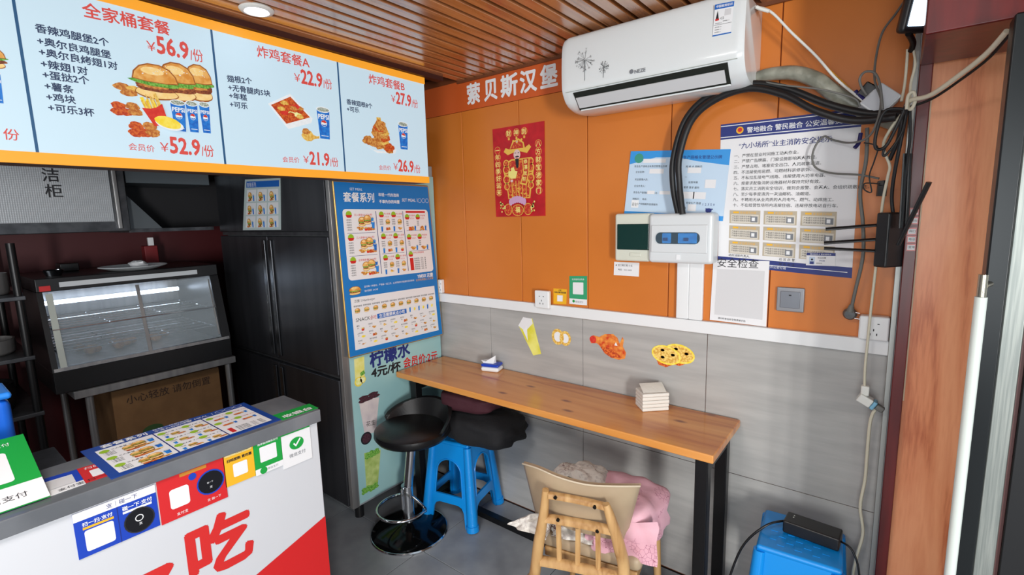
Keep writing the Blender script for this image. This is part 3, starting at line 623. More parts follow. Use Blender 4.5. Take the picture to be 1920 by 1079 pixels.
# notice on the fridge front
ff = FY(1.3535)
S = Sheet.px(ff, (460, 337), (526, 334), (527, 431), (456, 432)).body('menu_sheet', mat('plastic_sleeve', (196, 210, 208), .35), label='small menu sheet in plastic sleeve taped to upper fridge front', cat='poster')
S.rect(.05, .04, .97, .16, inkb).text('套餐系列', .08, .14, inkw, .09)
for r in range(3):
    for c in range(3):
        S.rect(.08+.3*c, .2+.26*r, .35+.3*c, .43+.26*r, paper, .0002)
        S.food('burger', .18+.3*c, .33+.26*r, .12, FF).food('cup', .28+.3*c, .36+.26*r, .06, FF, 1.6).food('pieces', .17+.3*c, .40+.26*r, .09, FF, .5)
S.done()
# pale drinks poster on the fridge side
fx = FX(XF-.003)
S = Sheet(fx, (1.400, 1.86), (2.034, 1.86), (2.034, .135), (1.400, .135)).body('drinks_poster', mat('aqua_poster', (150, 196, 200), .4, c2=(164, 206, 206), sc=3), .003, label='pale aqua lemonade price poster covering the side of the fridge', cat='poster')
P = lambda s, a, b, m, bold=.02, hs=1.0: S.mb.tpx(fx, s, a, b, m, S.n, bold, hs)
P('柠檬水', (694, 688), (768, 664), inkn, .035, 1.0); P('4元/杯', (696, 708), (750, 694), ink, .035, .88); P('会员价:2元', (756, 689), (819, 673), inkr, .025, 1.1)
def pp(mb, fr, pts, m, n): mb.poly(fr, [fr.px(*p) for p in pts], m, n)
mk = mat('milk_print', (226, 216, 214), .5, c2=(206, 196, 200), sc=14); lm = mat('lime_print', (160, 186, 90), .5, c2=(206, 220, 140), sc=20); lemo = mat('lemon_print', (226, 220, 90), .5, c2=(240, 236, 160), sc=16)
q = S.mb
pp(q, fx, ((665, 712), (683, 706), (682, 668), (663, 674)), lemo, S.n)
for x, y, r in ((672, 716, .026), (679, 712, .020)): q.disc(fx, fx.px(x, y), r, FF['yellow'], S.n+.0003); q.disc(fx, fx.px(x, y), r*.75, FF['pale'], S.n+.0005)
pp(q, fx, ((676, 706), (684, 700), (681, 694), (674, 700)), FF['green'], S.n+.0007)
pp(q, fx, ((683, 816), (704, 810), (710, 745), (672, 752)), mk, S.n)
food(q, fx, 'pieces', fx.px(691, 744), .13, dict(fried=FF['dark'], sauce=FF['dark']), S.n+.0004, .05)
P('花生', (686, 800), (703, 795), ink, .0)
q.disc(fx, fx.px(686, 822), .034, ink, S.n+.0005); q.disc(fx, fx.px(686, 822), .026, FF['dark'], S.n+.0007)
pp(q, fx, ((686, 914), (708, 905), (713, 843), (682, 850)), lm, S.n+.0003)
for x, y in ((692, 852), (702, 848), (686, 918), (700, 912)): food(q, fx, 'pieces', fx.px(x, y), .06, dict(fried=FF['green'], sauce=FF['green']), S.n+.0006, .05)
S.done()
# framed blue meal board hung in front of it
XB = XF+.022; fb_ = FX(XB)
S = Sheet.px(fb_, (625, 340), (802, 350), (830, 627), (656, 671)); w_ = S.c
bd = MB(); bd.slab(fb_, [w_[3], w_[2], w_[1], w_[0]], mat('board_blue', (10, 120, 196), .4), -.012, 0)
S.n = .0004
S.o = bd.build('meal_board', label='blue framed set meal board with three food columns on the fridge side', cat='poster')
e = MB(); c4 = [fb_.P(u, v, -.005) for u, v in w_]
for a, b in zip(c4, c4[1:]+c4[:1]): e.cyl(a, b, .0055, goldm, n=8)
e.build('gold_frame', S.o)
S.text('套餐系列', .075, .105, inkw, a1=.37, bold=.02, hs=1.1).text('SET MEAL', .14, .045, inkw, .02).text('年轻一代的选择', .42, .072, inkw, a1=.64, bold=.02).text('不辜负你的味蕾', .42, .112, inkw, a1=.64, bold=.02).text('SET MEAL丨', .67, .10, inkw, a1=.85, bold=.01)
for a in (.885, .93, .975): S.mb.ring(fb_, S.at(a-.005, .092), .011, .0125, paper, S.n+.0002, 16)
S.rrect(.055, .15, .965, .555, paper)
MBm = mat('board_badge_yellow', (206, 206, 40), .5)
def badge(a, t, k=1.0): S.mb.disc(fb_, S.at(a, t), .017*k, green2, S.n+.0006, 14); S.mb.poly(fb_, [S.at(a-.03*k, t+.003), S.at(a+.03*k, t+.003), S.at(a+.02*k, t+.018*k), S.at(a-.02*k, t+.018*k)][::-1], inkr, S.n+.0008)
for x in (.375, .665): S.rect(x-.003, .16, x+.003, .535, inkn, .0003)
for t in (.285, .415): S.rect(.08, t, .35, t+.002, inkn, .0003).rect(.40, t, .64, t+.002, inkn, .0003).rect(.69, t-.005, .94, t-.003, inkn, .0003)
for i, (nm, pr) in enumerate((('双人套餐A', '￥35.9/份'), ('三人套餐B', '￥39.9/份'), ('全家桶套餐', '￥56.9/份'))):
    t = .18+.13*i; badge(.11, t); S.text(nm, .16, t+.008, inkr, .014).text(pr, .25, t+.008, inkr, .016)
    for k in range(5): S.text('+香辣鸡腿堡'[:4+(k*3) % 3], .08, t+.035+.014*k, ink, .010)
    S.food('burger', .23, t+.04, .08, FF).food('burger', .28, t+.03, .08, FF, n=.0022).food('cup', .33, t+.035, .045, FF, 1.4).food('cup', .335, t+.06, .045, FF, 1.4, n=.0022)
    S.food('gold', .21, t+.08, .08, FF, .6).food('fries', .26, t+.082, .045, FF, .8).food('pieces', .31, t+.082, .08, FF, .5)
for r in range(3):
    for c in range(2):
        a = .40+.13*c; t = .18+.13*r; badge(a+.03, t, .9); S.text('单人套餐', a+.058, t+.0, inkr, .012).text('￥15.9', a+.06, t+.018, inkr, .013)
        for k in range(3): S.text('香辣堡', a+.005, t+.035+.013*k, ink, .009)
        S.food('burger', a+.09, t+.045, .05, FF).food('cup', a+.025, t+.085, .03, FF, 1.7).food(('pieces', 'gold', 'sauce' and 'pieces', 'fries', 'drum', 'gold')[r*2+c], a+.09, t+.085, .05, FF, .7)
S.rect(.70, .158, .93, .170, inkr, .0003)
for r in range(2):
    for c in range(2):
        a = .69+.125*c; t = .195+.125*r; badge(a+.02, t, .9); S.text('炸鸡套餐', a+.045, t-.004, inkr, .012).text('￥22.9', a+.05, t+.014, inkr, .013)
        for k in range(3): S.text('翅根', a+.005, t+.032+.012*k, ink, .009)
        S.food(('pieces', 'pile', 'gold', 'gold')[r*2+c], a+.06, t+.072, .07, FF, .7).food('cup', a+.105, t+.07, .028, FF, 1.8)
badge(.71, .43, .9); S.text('炸鸡全家桶套餐', .74, .428, inkr, .013).rect(.695, .455, .735, .535, inkr, .0003)
for k in range(6): S.text('香辣鸡翅、鸡块、薯条、可乐'[:9+(k*5) % 5], .745, .465+.0135*k, ink, .011)
S.food('burger', .10, .615, .12, FF, .6).text('坚持每一种食材，严格每一道工序，让消费者吃到健康安全的美味', .19, .605, inkw, a1=.72).text('官方旗舰  24小时', .19, .630, inkw, .013)
S.text('YBEISI 汉堡', .76, .588, inkw, a1=.95, bold=.03).text('让您吃得放心又实惠', .74, .608, yel, a1=.95)
S.rect(.055, .655, .955, .965, paper)
S.text('汉堡丨Hamburger', .085, .675+.01, ink, .019)
for i in range(10): S.text('香辣鸡腿堡', .075+.088*i, .712-.0*i, ink, .0115).food('burger', .105+.088*i, .735, .055, FF, .8)
S.text('SNACK丨', .085, .80, ink, .03).text('小吃', .215, .80, inkr, .026).rect(.29, .775, .60, .805, inkb, .0003).text('生活需要来点小吃', .31, .799, inkw, a1=.58, bold=.02, n=.0007)
for i in range(6): S.food('cup' if i % 2 == 0 else 'corn', .64+.052*i, .785, .026, FF, 1.9)
kk = ('fries', 'gold', 'drum', 'corn', 'pieces', 'gold', 'stick', 'corn')
for r in range(3):
    for c in range(8):
        a = .085+.11*c; t = .83+.045*r; S.text(('薯条', '鸡米花', '奥尔良烤翅', '上校鸡块', '香芋派')[(r*8+c) % 5], a, t, ink, .0105).text('￥6', a+.005, t+.013, ink, .009).food(kk[(c+r*3) % 8], a+.055, t+.018, .045, FF, .7, seed=c+r*5)
S.done()

# ------------------------------------------------------------------ bar table, stools, chair
tt = empty('bar_table', (-1.28, 1.86, 0), 'long narrow varnished pine bar table on black metal legs along the grey wall', 'table')
MB().box((-2.13, 1.672, .758), (-.445, 2.043, .79), tablew, .005, 2).build('tabletop', tt)
lg = []
for x in (-.515, -2.05):
    for y in (1.70, 1.955): MB().box((x, y, .0), (x+.045, y+.045, .7575), blackm, .003, 1).build('leg', tt)
    MB().box((x+.002, 1.746, .7), (x+.043, 1.9545, .757), blackm).build('cross_bar', tt)
MB().box((-2.004, 1.835, .002), (-.516, 1.875, .034), blackm, .002, 1).build('floor_bar', tt)
for x in (-.513, -2.048): MB().box((x, 1.746, .002), (x+.041, 1.9545, .036), blackm).build('foot_bar', tt)

# soft packs on the table
def pack(name, label, c, L, W, H, ang, side, top, ts):
    M = Matrix.Translation(Vector(c)) @ Matrix.Rotation(ang, 4, 'Z'); r = empty(name, c, label, 'tissues')
    MB().box((-L/2, -W/2, 0), (L/2, W/2, H*.62), side, .012, 3, M).build('wrapper_base', r)
    MB().box((-L/2+.001, -W/2+.001, H*.622), (L/2-.001, W/2-.001, H), top, .014, 3, M).build('wrapper_top', r)
    mb = MB(); vs = [M @ Vector(v) for v in ((-.045, -.012, H-.001), (.015, -.014, H-.001), (.02, .012, H-.001), (-.04, .016, H-.001), (-.062, -.006, H+.012), (.022, .004, H+.042), (-.01, .012, H+.020), (-.03, -.016, H+.010))]
    mb.add(vs, [(0, 1, 5, 7), (0, 7, 4), (7, 5, 6, 4), (3, 4, 6), (2, 3, 6, 5), (1, 2, 5)], inkw); mb.build('tissue', r); return r
blu = mat('pack_blue', (22, 66, 190), .3)
tp = pack('tissue_pack', 'small blue and white tissue pack with raised tissue on left table end', (-1.70, 1.985, .7905), .105, .075, .042, .28, inkw, blu, .04)
tw = MB(); tw.text(Fr((-1.72, 1.975, .8335), (math.cos(.28), math.sin(.28), 0), (-math.sin(.28), math.cos(.28), 0)), '心相印', (0, 0), .016, inkw, 0); tw.build('pack_print', tp)
nb = empty('napkin_block', (-.80, 1.985, .7905), 'white stack of folded paper napkins on the right half of the table', 'napkins')
M = Matrix.Translation((-.785, 1.968, .7905)) @ Matrix.Rotation(.76, 4, 'Z'); nap = mat('napkin_white', (226, 222, 214), .8, bump=.15, bsc=60)
for i in range(5): MB().box((-.058, -.045+.001*(i % 2), .0155*i), (.058+.001*(i % 3), .045, .0155*i+.0152), nap, .004, 2, M).build('napkin', nb)
mb = MB(); mb.add([M @ Vector(v) for v in ((-.05, -.03, .078), (.05, -.035, .078), (.055, .03, .10), (-.045, .035, .098), (0, 0, .098))], [(0, 1, 4), (1, 2, 4), (2, 3, 4), (3, 0, 4)], nap, True)
mb.build('top_napkin', nb)

# chrome bar stool
sx, sy0 = -1.915, 1.53; px_, py_ = sx+.034, sy0+.030
bs = empty('bar_stool', (sx, sy0, 0), 'black padded swivel bar stool on chrome pole and round base beside the fridge', 'stool')
lea = mat('black_leather', (17, 17, 19), .34, bump=.05, bsc=90)
MB().lathe([(.0, .0), (.198, .0), (.2, .006), (.196, .012)], (sx, sy0, .001), chrome, 48).build('base_rim', bs)
MB().lathe([(.193, .0), (.16, .014), (.09, .026), (.042, .04), (.03, .05), (0, .05)], (sx, sy0, .0135), mat('stool_base_black', (46, 48, 50), .1, .9), 48).build('base', bs)
mb = MB(); mb.cyl((sx, sy0, .05), (sx, sy0, .26), .030, chrome, n=28); mb.cyl((sx+.004, sy0+.005, .2605), (px_-.004, py_-.005, .5175), .024, chrome, n=28); mb.build('pole', bs)
mb = MB(); pts = [(sx, sy0-.0, .20)]
ring_ = [Vector((sx+.125*math.cos(a), sy0-.04+.125*math.sin(a), .155)) for a in [R(-210+240*i/14) for i in range(15)]]
mb.tube([(sx-.028, sy0+.01, .20)]+ring_[0:]+[(sx+.03, sy0+.01, .20)], .0075, chrome, 8, 3); mb.build('footrest', bs)
mb = MB(); mb.tube([(sx-.0, sy0-.033, .14), (sx, sy0-.036, .22), (sx, sy0-.034, .25)], .007, chrome, 8, 3); mb.build('footrest_bracket', bs)
SA = R(4)                                          # direction the stool faces
Ms = Matrix.Translation((px_, py_, 0)) @ Matrix.Rotation(SA, 4, 'Z')   # local -y = front
mb = MB()
prof = [(0, .518), (.15, .518), (.180, .528), (.193, .548), (.190, .570), (.17, .580), (.0, .571)]
mb.lathe(prof, (px_, py_, 0), lea, 44); mb.build('seat', bs)
mb = MB(); vs = []; nA, nZ = 26, 7
for side in (0, 1):
    for i in range(nA+1):
        a = R(0+180*i/nA); hgt = .035+.085*max(0, math.sin(math.pi*i/nA))**.7
        for j in range(nZ+1):
            t = j/nZ; r = .185+.022*t-(.035 if side else 0)*(1-.5*t); vs.append(Ms @ Vector((r*math.cos(a), r*math.sin(a)*.95, .552+hgt*t-.004*side*t)))
m1 = (nA+1)*(nZ+1); fs = []
for i in range(nA):
    for j in range(nZ):
        a = i*(nZ+1)+j; b = a+nZ+1; fs += [(a, b, b+1, a+1), (m1+a, m1+a+1, m1+b+1, m1+b)]
    a = i*(nZ+1)+nZ; b = a+nZ+1; fs.append((a, b, m1+b, m1+a)); a -= nZ; b -= nZ; fs.append((a, m1+a, m1+b, b))
for i in (0, nA):
    for j in range(nZ): a = i*(nZ+1)+j; fs.append((a, a+1, m1+a+1, m1+a))
mb.add(vs, fs, lea, True); mb.build('backrest', bs)

# blue plastic stools
bp = mat('blue_plastic', (12, 138, 220), .28)
def blue_stool(loc, ang, h, top, foot, label):
    root = empty('plastic_stool', loc, label, 'stool', 'blue plastic stools')
    M = Matrix.Translation(Vector(loc)) @ Matrix.Rotation(ang, 4, 'Z'); t = top/2; f = foot/2
    mb = MB(); mb.box((-t, -t, h-.022), (t, t, h), bp, .018, 4, M)
    mb.build('seat', root)
    mb = MB()                                        # raised weave on the seat
    for i in range(7):
        for j in range(7):
            if (i+j) % 2: mb.box((-t*.72+i*t*.21, -t*.72+j*t*.21, h-.0005), (-t*.72+i*t*.21+t*.17, -t*.72+j*t*.21+t*.17, h+.0012), bp, 0, 1, M)
    mb.build('seat_pattern', root, kind='stuff')
    for k in range(4):                               # side frame with arched opening, joined at the corners
        Mk = M @ Matrix.Rotation(math.pi/2*k, 4, 'Z')
        def w(z): return t*.96+(f-t)*(1-z/h)         # half width of the stool at height z
        zt = h-.012; zb = h*.26
        outer = []; inner = []
        n = 12; iw = .052
        def pt(x, z): return Vector((x, -w(z), z))
        # arch opening: sides from zb+.055 up to h*.66, then a round top
        zi0 = h*.36; zi1 = h*.62; hw0 = w(zi0)-iw; hw1 = w(zi1)-iw*1.0; rr = hw1
        op = [(-hw0, zi0), (-hw1, zi1)]+[(-rr*math.cos(math.pi*i/10), zi1+min(rr, zt-zi1-.03)*math.sin(math.pi*i/10)) for i in range(1, 10)]+[(hw1, zi1), (hw0, zi0)]
        ou = [(-w(zi0), zi0), (-w(zi1), zi1)]+[(-w(zi1)+(2*w(zi1))*i/10, zt if 1 < i < 9 else (zi1+(zt-zi1)*(.55 if i in (1, 9) else 1))) for i in range(1, 10)]+[(w(zi1), zi1), (w(zi0), zi0)]
        ou[2] = (-w(zt), zt); ou[-3] = (w(zt), zt)
        m = len(op); th = .010; vs = []
        for (x, z) in op: p = pt(x, z); vs += [Mk @ p, Mk @ (p+Vector((0, th, 0)))]
        for (x, z) in ou: p = pt(x, z); vs += [Mk @ p, Mk @ (p+Vector((0, th, 0)))]
        fs = []
        for i in range(m-1):
            a, b, c, d = 2*i, 2*i+2, 2*m+2*i, 2*m+2*i+2
            fs += [(a, b, d, c), (a+1, c+1, d+1, b+1), (a, a+1, b+1, b)]
        mb = MB(); mb.add(vs, fs, bp)
        # raised lip round the arch
        mb.tube([Mk @ (pt(x, z)+Vector((0, -.001, 0))) for x, z in op], .004, bp, 6, 2)
        # lower rail
        lo = [(-w(zi0), zi0), (w(zi0), zi0), (w(.002), .002), (w(.002)-.048, .002), (w(zb*.7)-.052, zb*.72), (w(zb)-.062, zb*.92), (w(zb)-.085, zb), (-w(zb)+.085, zb), (-w(zb)+.062, zb*.92), (-w(zb*.7)+.052, zb*.72), (-w(.002)+.048, .002), (-w(.002), .002)]
        vs = [Mk @ pt(x, z) for x, z in lo]+[Mk @ (pt(x, z)+Vector((0, th, 0))) for x, z in lo]; n_ = len(lo)
        mb.add(vs, [tuple(range(n_)), tuple(range(2*n_-1, n_-1, -1))]+[(i, (i+1) % n_, n_+(i+1) % n_, n_+i) for i in range(n_)], bp)
        mb.build('side_frame', root)
        # corner leg: rounded, flaring to a foot
        pts = []
        mb = MB(); T_ = lambda z: Mk @ Vector((w(z)-.008, -w(z)+.008, z))
        mb.tube([T_(h-.02), T_(h*.6), T_(h*.3), T_(.03)], [.020, .024, .027, .029], bp, 12, 3)
        mb.tube([T_(.0305), T_(.001)], [.033, .034], bp, 14, 1)
        mb.build('leg', root)
    return root
blue_stool((-1.815, 1.835, 0), R(12), .455, .235, .315, 'blue plastic stool under the table holding a dark folded jacket')
blue_stool((-.195, 1.865, 0), R(4), .48, .25, .31, 'blue plastic stool in the right corner holding a black power adapter')

# dark jacket and red bag heaped on the first blue stool
jk = mat('black_cloth', (20, 20, 24), .85, bump=.35, bsc=26); mrn = mat('maroon_cloth', (64, 22, 34), .8, bump=.3, bsc=30)
mb = MB(); mb.ell((-1.655, 1.855, .533), (.225, .15, .083), jk, 56, 26, Matrix.Rotation(.15, 3, 'Z'), .13, 2.2, 4, .7, zmin=-.073)
mb.build('folded_jacket', label='crumpled black jacket lying on the blue stool under the table', cat='clothing')
mb = MB(); mb.ell((-1.73, 1.86, .671), (.165, .13, .052), mrn, 40, 20, Matrix.Rotation(.2, 3, 'Z'), .12, 2.0, 9, .6)
mb.build('folded_garment', label='folded maroon garment on top of the black jacket under the table', cat='clothing')

# wooden chair seen from behind
chw = wood('chair_ash', [(166, 122, 72), (190, 148, 96), (204, 164, 110)], 'z', 10, .42, .1)
tanc = mat('tan_leatherette', (176, 156, 128), .45, c2=(164, 143, 116), sc=6, bump=.12, bsc=14)
A0 = Vector((-.983, 1.30, 0)); A1 = Vector((-.583, 1.38, 0)); U = (A1-A0).normalized(); Nn = Vector((0, 0, 1)).cross(U)   # Nn points forward (towards table)
lean = Vector((0, 0, 1))-Nn*.16; fr = Fr(A0+Vector((0, 0, .76))+Nn*0, U, lean)
ch = empty('dining_chair', (-.76, 1.52, 0), 'light wooden chair with tan padded back facing the table', 'chair')
def Cp(x, y, n=0): u, v = fr.px(x, y, n); return fr.P(u, v, n)
# padded back: curved sheet, wrapped forward at both ends
mb = MB(); nu, nv = 22, 10; top = [(981, 869), (1010, 878), (1050, 895), (1100, 908), (1150, 911), (1201, 911)]; bot = [(1004, 962), (1030, 975), (1070, 993), (1110, 1004), (1150, 1012), (1174, 1013)]
tp_ = smooth([p+(0,) for p in top], 8); bt_ = smooth([p+(0,) for p in bot], 8)
def samp(P, t): k = t*(len(P)-1); i = min(int(k), len(P)-2); return P[i].lerp(P[i+1], k-i)
vs = []
for side in (0, 1):
    for i in range(nu+1):
        t = i/nu; a = samp(tp_, t); b = samp(bt_, t); curve = -.07*(2*t-1)**2
        for j in range(nv+1):
            s_ = j/nv; p = b.lerp(a, s_); puff = .020*(1-abs(2*s_-1)**4)*(1-abs(2*t-1)**6)+.004
            n0 = curve-.022; u_, v_ = fr.px(p.x, p.y, n0); vs.append(fr.P(u_, v_, n0+(puff*.5 if side == 0 else -puff-.008)))
m1 = (nu+1)*(nv+1); fs = []
for i in range(nu):
    for j in range(nv): a = i*(nv+1)+j; b = a+nv+1; fs += [(a, b, b+1, a+1), (m1+a, m1+a+1, m1+b+1, m1+b)]
    for j in (0, nv): a = i*(nv+1)+j; b = a+nv+1; fs.append((a, m1+a, m1+b, b))
for i in (0, nu):
    for j in range(nv): a = i*(nv+1)+j; fs.append((a, a+1, m1+a+1, m1+a))
mb.add(vs, fs, tanc, True); bk = mb.build('backrest', ch)
mb = MB()
for t_ in (.0,): mb.tube([vs[i*(nv+1)+nv]+Vector((0, 0, .001))-Nn*.004 for i in range(nu+1)], .003, mat('pale_piping', (208, 194, 170), .5), 6, 1)
mb.build('piping', bk)
def curvepts(a, b, bow, n=.012, k=6):
    P0 = Cp(*a, n); P1 = Cp(*b, n); return [P0.lerp(P1, i/k)+Nn*bow*(1-(2*i/k-1)**2) for i in range(k+1)]
mb = MB(); mb.tube([Cp(1023, 919, .012), Cp(1020, 960, .012), Cp(1010, 1020, .010), Cp(1002, 1079, .008), Vector((Cp(995, 1140).x, Cp(995, 1140).y-.01, .2)), Vector((A0.x+.0, A0.y-.06, 0.001))], [.012, .017, .021, .021, .018, .014], chw, 12, 5); mb.build('leg', ch)
mb = MB(); mb.tube([Cp(1136, 946, .012), Cp(1146, 975, .012), Cp(1161, 1025, .010), Cp(1170, 1079, .008), Vector((A1.x-.045, A1.y-.05, .2)), Vector((A1.x-.03, A1.y-.06, 0.001))], [.012, .017, .021, .021, .018, .014], chw, 12, 5); mb.build('leg', ch)
for nm, a, b, r in (('back_rail', (1029, 929), (1136, 951), .0135), ('back_rail', (1022, 972), (1153, 997), .0165), ('back_rail', (1014, 1052), (1166, 1085), .019)):
    mb = MB(); mb.tube(curvepts(a, b, .006, .012), r, chw, 8, 2, flat=.55); mb.build(nm, ch)
for a, b in (((1047, 982), (1049, 1056)), ((1084, 990), (1083, 1064)), ((1121, 998), (1122, 1070))):
    mb = MB(); mb.tube([Cp(*a, .002), Cp(*b, .002)], .0095, chw, 8, 1, flat=.6); mb.build('spindle', ch)
for p in ((1041, 934), (1115, 952), (1046, 976), (1120, 997)):
    mb = MB(); c = Cp(*p, .021); mb.cyl(c-fr.N*.004, c+fr.N*.003, .006, mat('dark_bolt', (30, 26, 24), .4, .6), n=12); mb.build('bolt', ch)
# seat pad, seat frame, front legs
cen = (A0+A1)/2; sc_ = cen+Nn*.075; SM = Matrix(((U.x, Nn.x, 0, sc_.x), (U.y, Nn.y, 0, sc_.y), (0, 0, 1, 0), (0, 0, 0, 1)))
MB().box((-.19, .02, .385), (.19, .41, .445), tanc, .026, 4, SM).build('seat', ch)
MB().box((-.175, .03, .345), (.175, .40, .3845), chw, .006, 2, SM).build('seat_frame', ch)
for s_ in (-1, 1):
    mb = MB(); mb.tube([SM @ Vector((.175*s_, .37, .37)), SM @ Vector((.19*s_, .385, .001))], [.019, .013], chw, 12, 1); mb.build('leg', ch)
# patterned pink cloth over the seat
pink = mat('pink_cloth', (226, 178, 190), .8, c2=(216, 164, 178), sc=9, bump=.2, bsc=24); patw = mat('patterned_white_cloth', (222, 218, 210), .8, c2=(196, 190, 184), sc=60, lo=.5, hi=.62, bump=.2, bsc=24)
def printed(m, col, sc, th):
    nt = m.node_tree; b = nt.nodes['Principled BSDF']; src = b.inputs['Base Color'].links[0].from_socket; geo = nt.nodes.new('ShaderNodeNewGeometry')
    vo = nt.nodes.new('ShaderNodeTexVoronoi'); vo.feature = 'DISTANCE_TO_EDGE'; vo.inputs['Scale'].default_value = sc; nt.links.new(geo.outputs['Position'], vo.inputs['Vector'])
    n = nt.nodes.new('ShaderNodeTexNoise'); n.inputs['Scale'].default_value = 9; nt.links.new(geo.outputs['Position'], n.inputs['Vector'])
    lt = nt.nodes.new('ShaderNodeMath'); lt.operation = 'LESS_THAN'; lt.inputs[1].default_value = th; nt.links.new(vo.outputs['Distance'], lt.inputs[0])
    gt = nt.nodes.new('ShaderNodeMath'); gt.operation = 'GREATER_THAN'; gt.inputs[1].default_value = .57; nt.links.new(n.outputs['Fac'], gt.inputs[0])
    mu = nt.nodes.new('ShaderNodeMath'); mu.operation = 'MULTIPLY'; nt.links.new(lt.outputs[0], mu.inputs[0]); nt.links.new(gt.outputs[0], mu.inputs[1])
    mx = nt.nodes.new('ShaderNodeMix'); mx.data_type = 'RGBA'; nt.links.new(mu.outputs[0], mx.inputs[0]); nt.links.new(src, mx.inputs[6]); mx.inputs[7].default_value = lin(col); nt.links.new(mx.outputs[2], b.inputs['Base Color'])
printed(pink, (150, 84, 108), 62, .022); printed(patw, (110, 76, 74), 60, .035)
cl = empty('printed_blanket', SM @ Vector((0, .25, .447)), 'crumpled pink and white printed cloth heaped on the wooden chair seat', 'blanket')
M3 = SM.to_3x3()
mb = MB(); mb.ell(SM @ Vector((.055, .20, .515)), (.185, .15, .085), pink, 48, 26, M3, .14, 2.4, 3, .6, zmin=-.068); mb.build('pink_half', cl)
mb = MB()
def drape(pts, m, mbx, nx=14, ny=14, amp=.008, seed=0):          # bilinear patch with folds
    P4 = [Vector(p) for p in pts]; vs = []
    for i in range(nx+1):
        for j in range(ny+1):
            a, b = i/nx, j/ny; p = (1-b)*((1-a)*P4[0]+a*P4[1])+b*((1-a)*P4[3]+a*P4[2]); k = amp*noise.noise(Vector((a*4+seed, b*3, seed))); vs.append(p+Vector((-.3, -1, .4))*k*2)
    mbx.add(vs, [(i*(ny+1)+j, (i+1)*(ny+1)+j, (i+1)*(ny+1)+j+1, i*(ny+1)+j+1) for i in range(nx) for j in range(ny)], m, True)
drape([SM @ Vector(v) for v in ((-.03, .05, .50), (.235, .06, .575), (.24, .04, .42), (.02, .02, .43))], pink, mb, amp=.012); mb.build('pink_fold', cl)
mb = MB(); mb.ell(SM @ Vector((-.08, .20, .545)), (.12, .12, .085), patw, 40, 20, M3, .25, 3, 8, .8); mb.build('white_half', cl)
mb = MB(); drape([SM @ Vector(v) for v in ((-.23, .03, .50), (-.12, .04, .53), (-.15, -.01, .44), (-.315, .0, .452))], patw, mb, amp=.012, seed=4)
drape([SM @ Vector(v) for v in ((-.15, .05, .50), (.02, .05, .50), (.02, .02, .450), (-.14, .01, .449))], patw, mb, amp=.014, seed=2); mb.build('white_corner', cl)
mb = MB(); mb.tube([SM @ Vector((-.16, .10, .595)), SM @ Vector((-.10, .09, .628)), SM @ Vector((-.05, .11, .61))], [.008, .022, .008], mat('dark_green_cloth', (24, 62, 58), .7), 10, 5, flat=.6)
mb.build('green_trim', cl)

# power adapter on the corner stool
ad = empty('power_adapter', (-.165, 1.90, .4815), 'black laptop-style power adapter lying on the corner stool', 'adapter')
MA = Matrix.Translation((-.163, 1.885, .4825)) @ Matrix.Rotation(R(-4), 4, 'Z')
MB().box((-.085, -.038, 0), (.085, .038, .046), black, .006, 2, MA).build('case', ad)
mb = MB(); 
for y in (-.0, .012): mb.cyl(MA @ Vector((-.06, y+.005, .0455)), MA @ Vector((-.06, y+.005, .0468)), .0022, mat('led_dot', (200, 205, 200), .4), n=8)
mb.build('indicator', ad)
mb = MB(); mb.tube([MA @ Vector((-.085, 0, .025)), (-.30, 1.83, .50), (-.37, 1.80, .40), (-.42, 1.78, .2), (-.46, 1.74, .02)], .004, black, 8, 6); mb.build('cable', ad)
mb = MB(); mb.tube([MA @ Vector((.085, 0, .02)), (-.045, 1.86, .495), (-.02, 1.85, .42), (-.005, 1.86, .2), (-.02, 1.9, .02)], .0035, black, 8, 6); mb.build('cable', ad)

# ------------------------------------------------------------------ air conditioner
ac = empty('air_conditioner', (-.78, 1.94, 2.05), 'white split air conditioner with faint dandelion print on the orange wall', 'air conditioner')
acw = mat('ac_white', (226, 231, 232), .22, coat=.4); acg = mat('ac_grey_flap', (206, 208, 210), .35)
def prof(pts, n=4):
    return [(p.x, p.y) for p in smooth([(a, b, 0) for a, b in pts], n)]
yb = YW-.002; X0, X1 = -1.128, -.432
outline = prof([(1.845, 2.335), (1.822, 2.325), (1.812, 2.28), (1.808, 2.20), (1.810, 2.135), (1.816, 2.112)], 4)
under = prof([(1.824, 2.098), (1.845, 2.072), (1.885, 2.052), (1.95, 2.045), (yb, 2.055)], 4)
mb = MB(); full = [(yb, 2.338)]+outline+under
def endcap_prism(mb, poly, x0, x1, m, r=.014):
    cyy = sum(p[0] for p in poly)/len(poly); czz = sum(p[1] for p in poly)/len(poly); rings = []
    for x, k in ((x0, .90), (x0+r*.3, .965), (x0+r, 1), (x1-r, 1), (x1-r*.3, .965), (x1, .90)):
        rings.append([(x, min(cyy+(p[0]-cyy)*(k if p[0] < cyy else 1), yb), czz+(p[1]-czz)*k) for p in poly])
    n = len(poly); vs = [v for r_ in rings for v in r_]; fs = []
    for j in range(len(rings)-1):
        for i in range(n): fs.append((j*n+i, j*n+(i+1) % n, (j+1)*n+(i+1) % n, (j+1)*n+i))
    fs += [list(range(n))[::-1], [(len(rings)-1)*n+i for i in range(n)]]
    mb.add(vs, fs, m, True)
endcap_prism(mb, full, X0, X1, acw, .03); mb.build('body', ac)
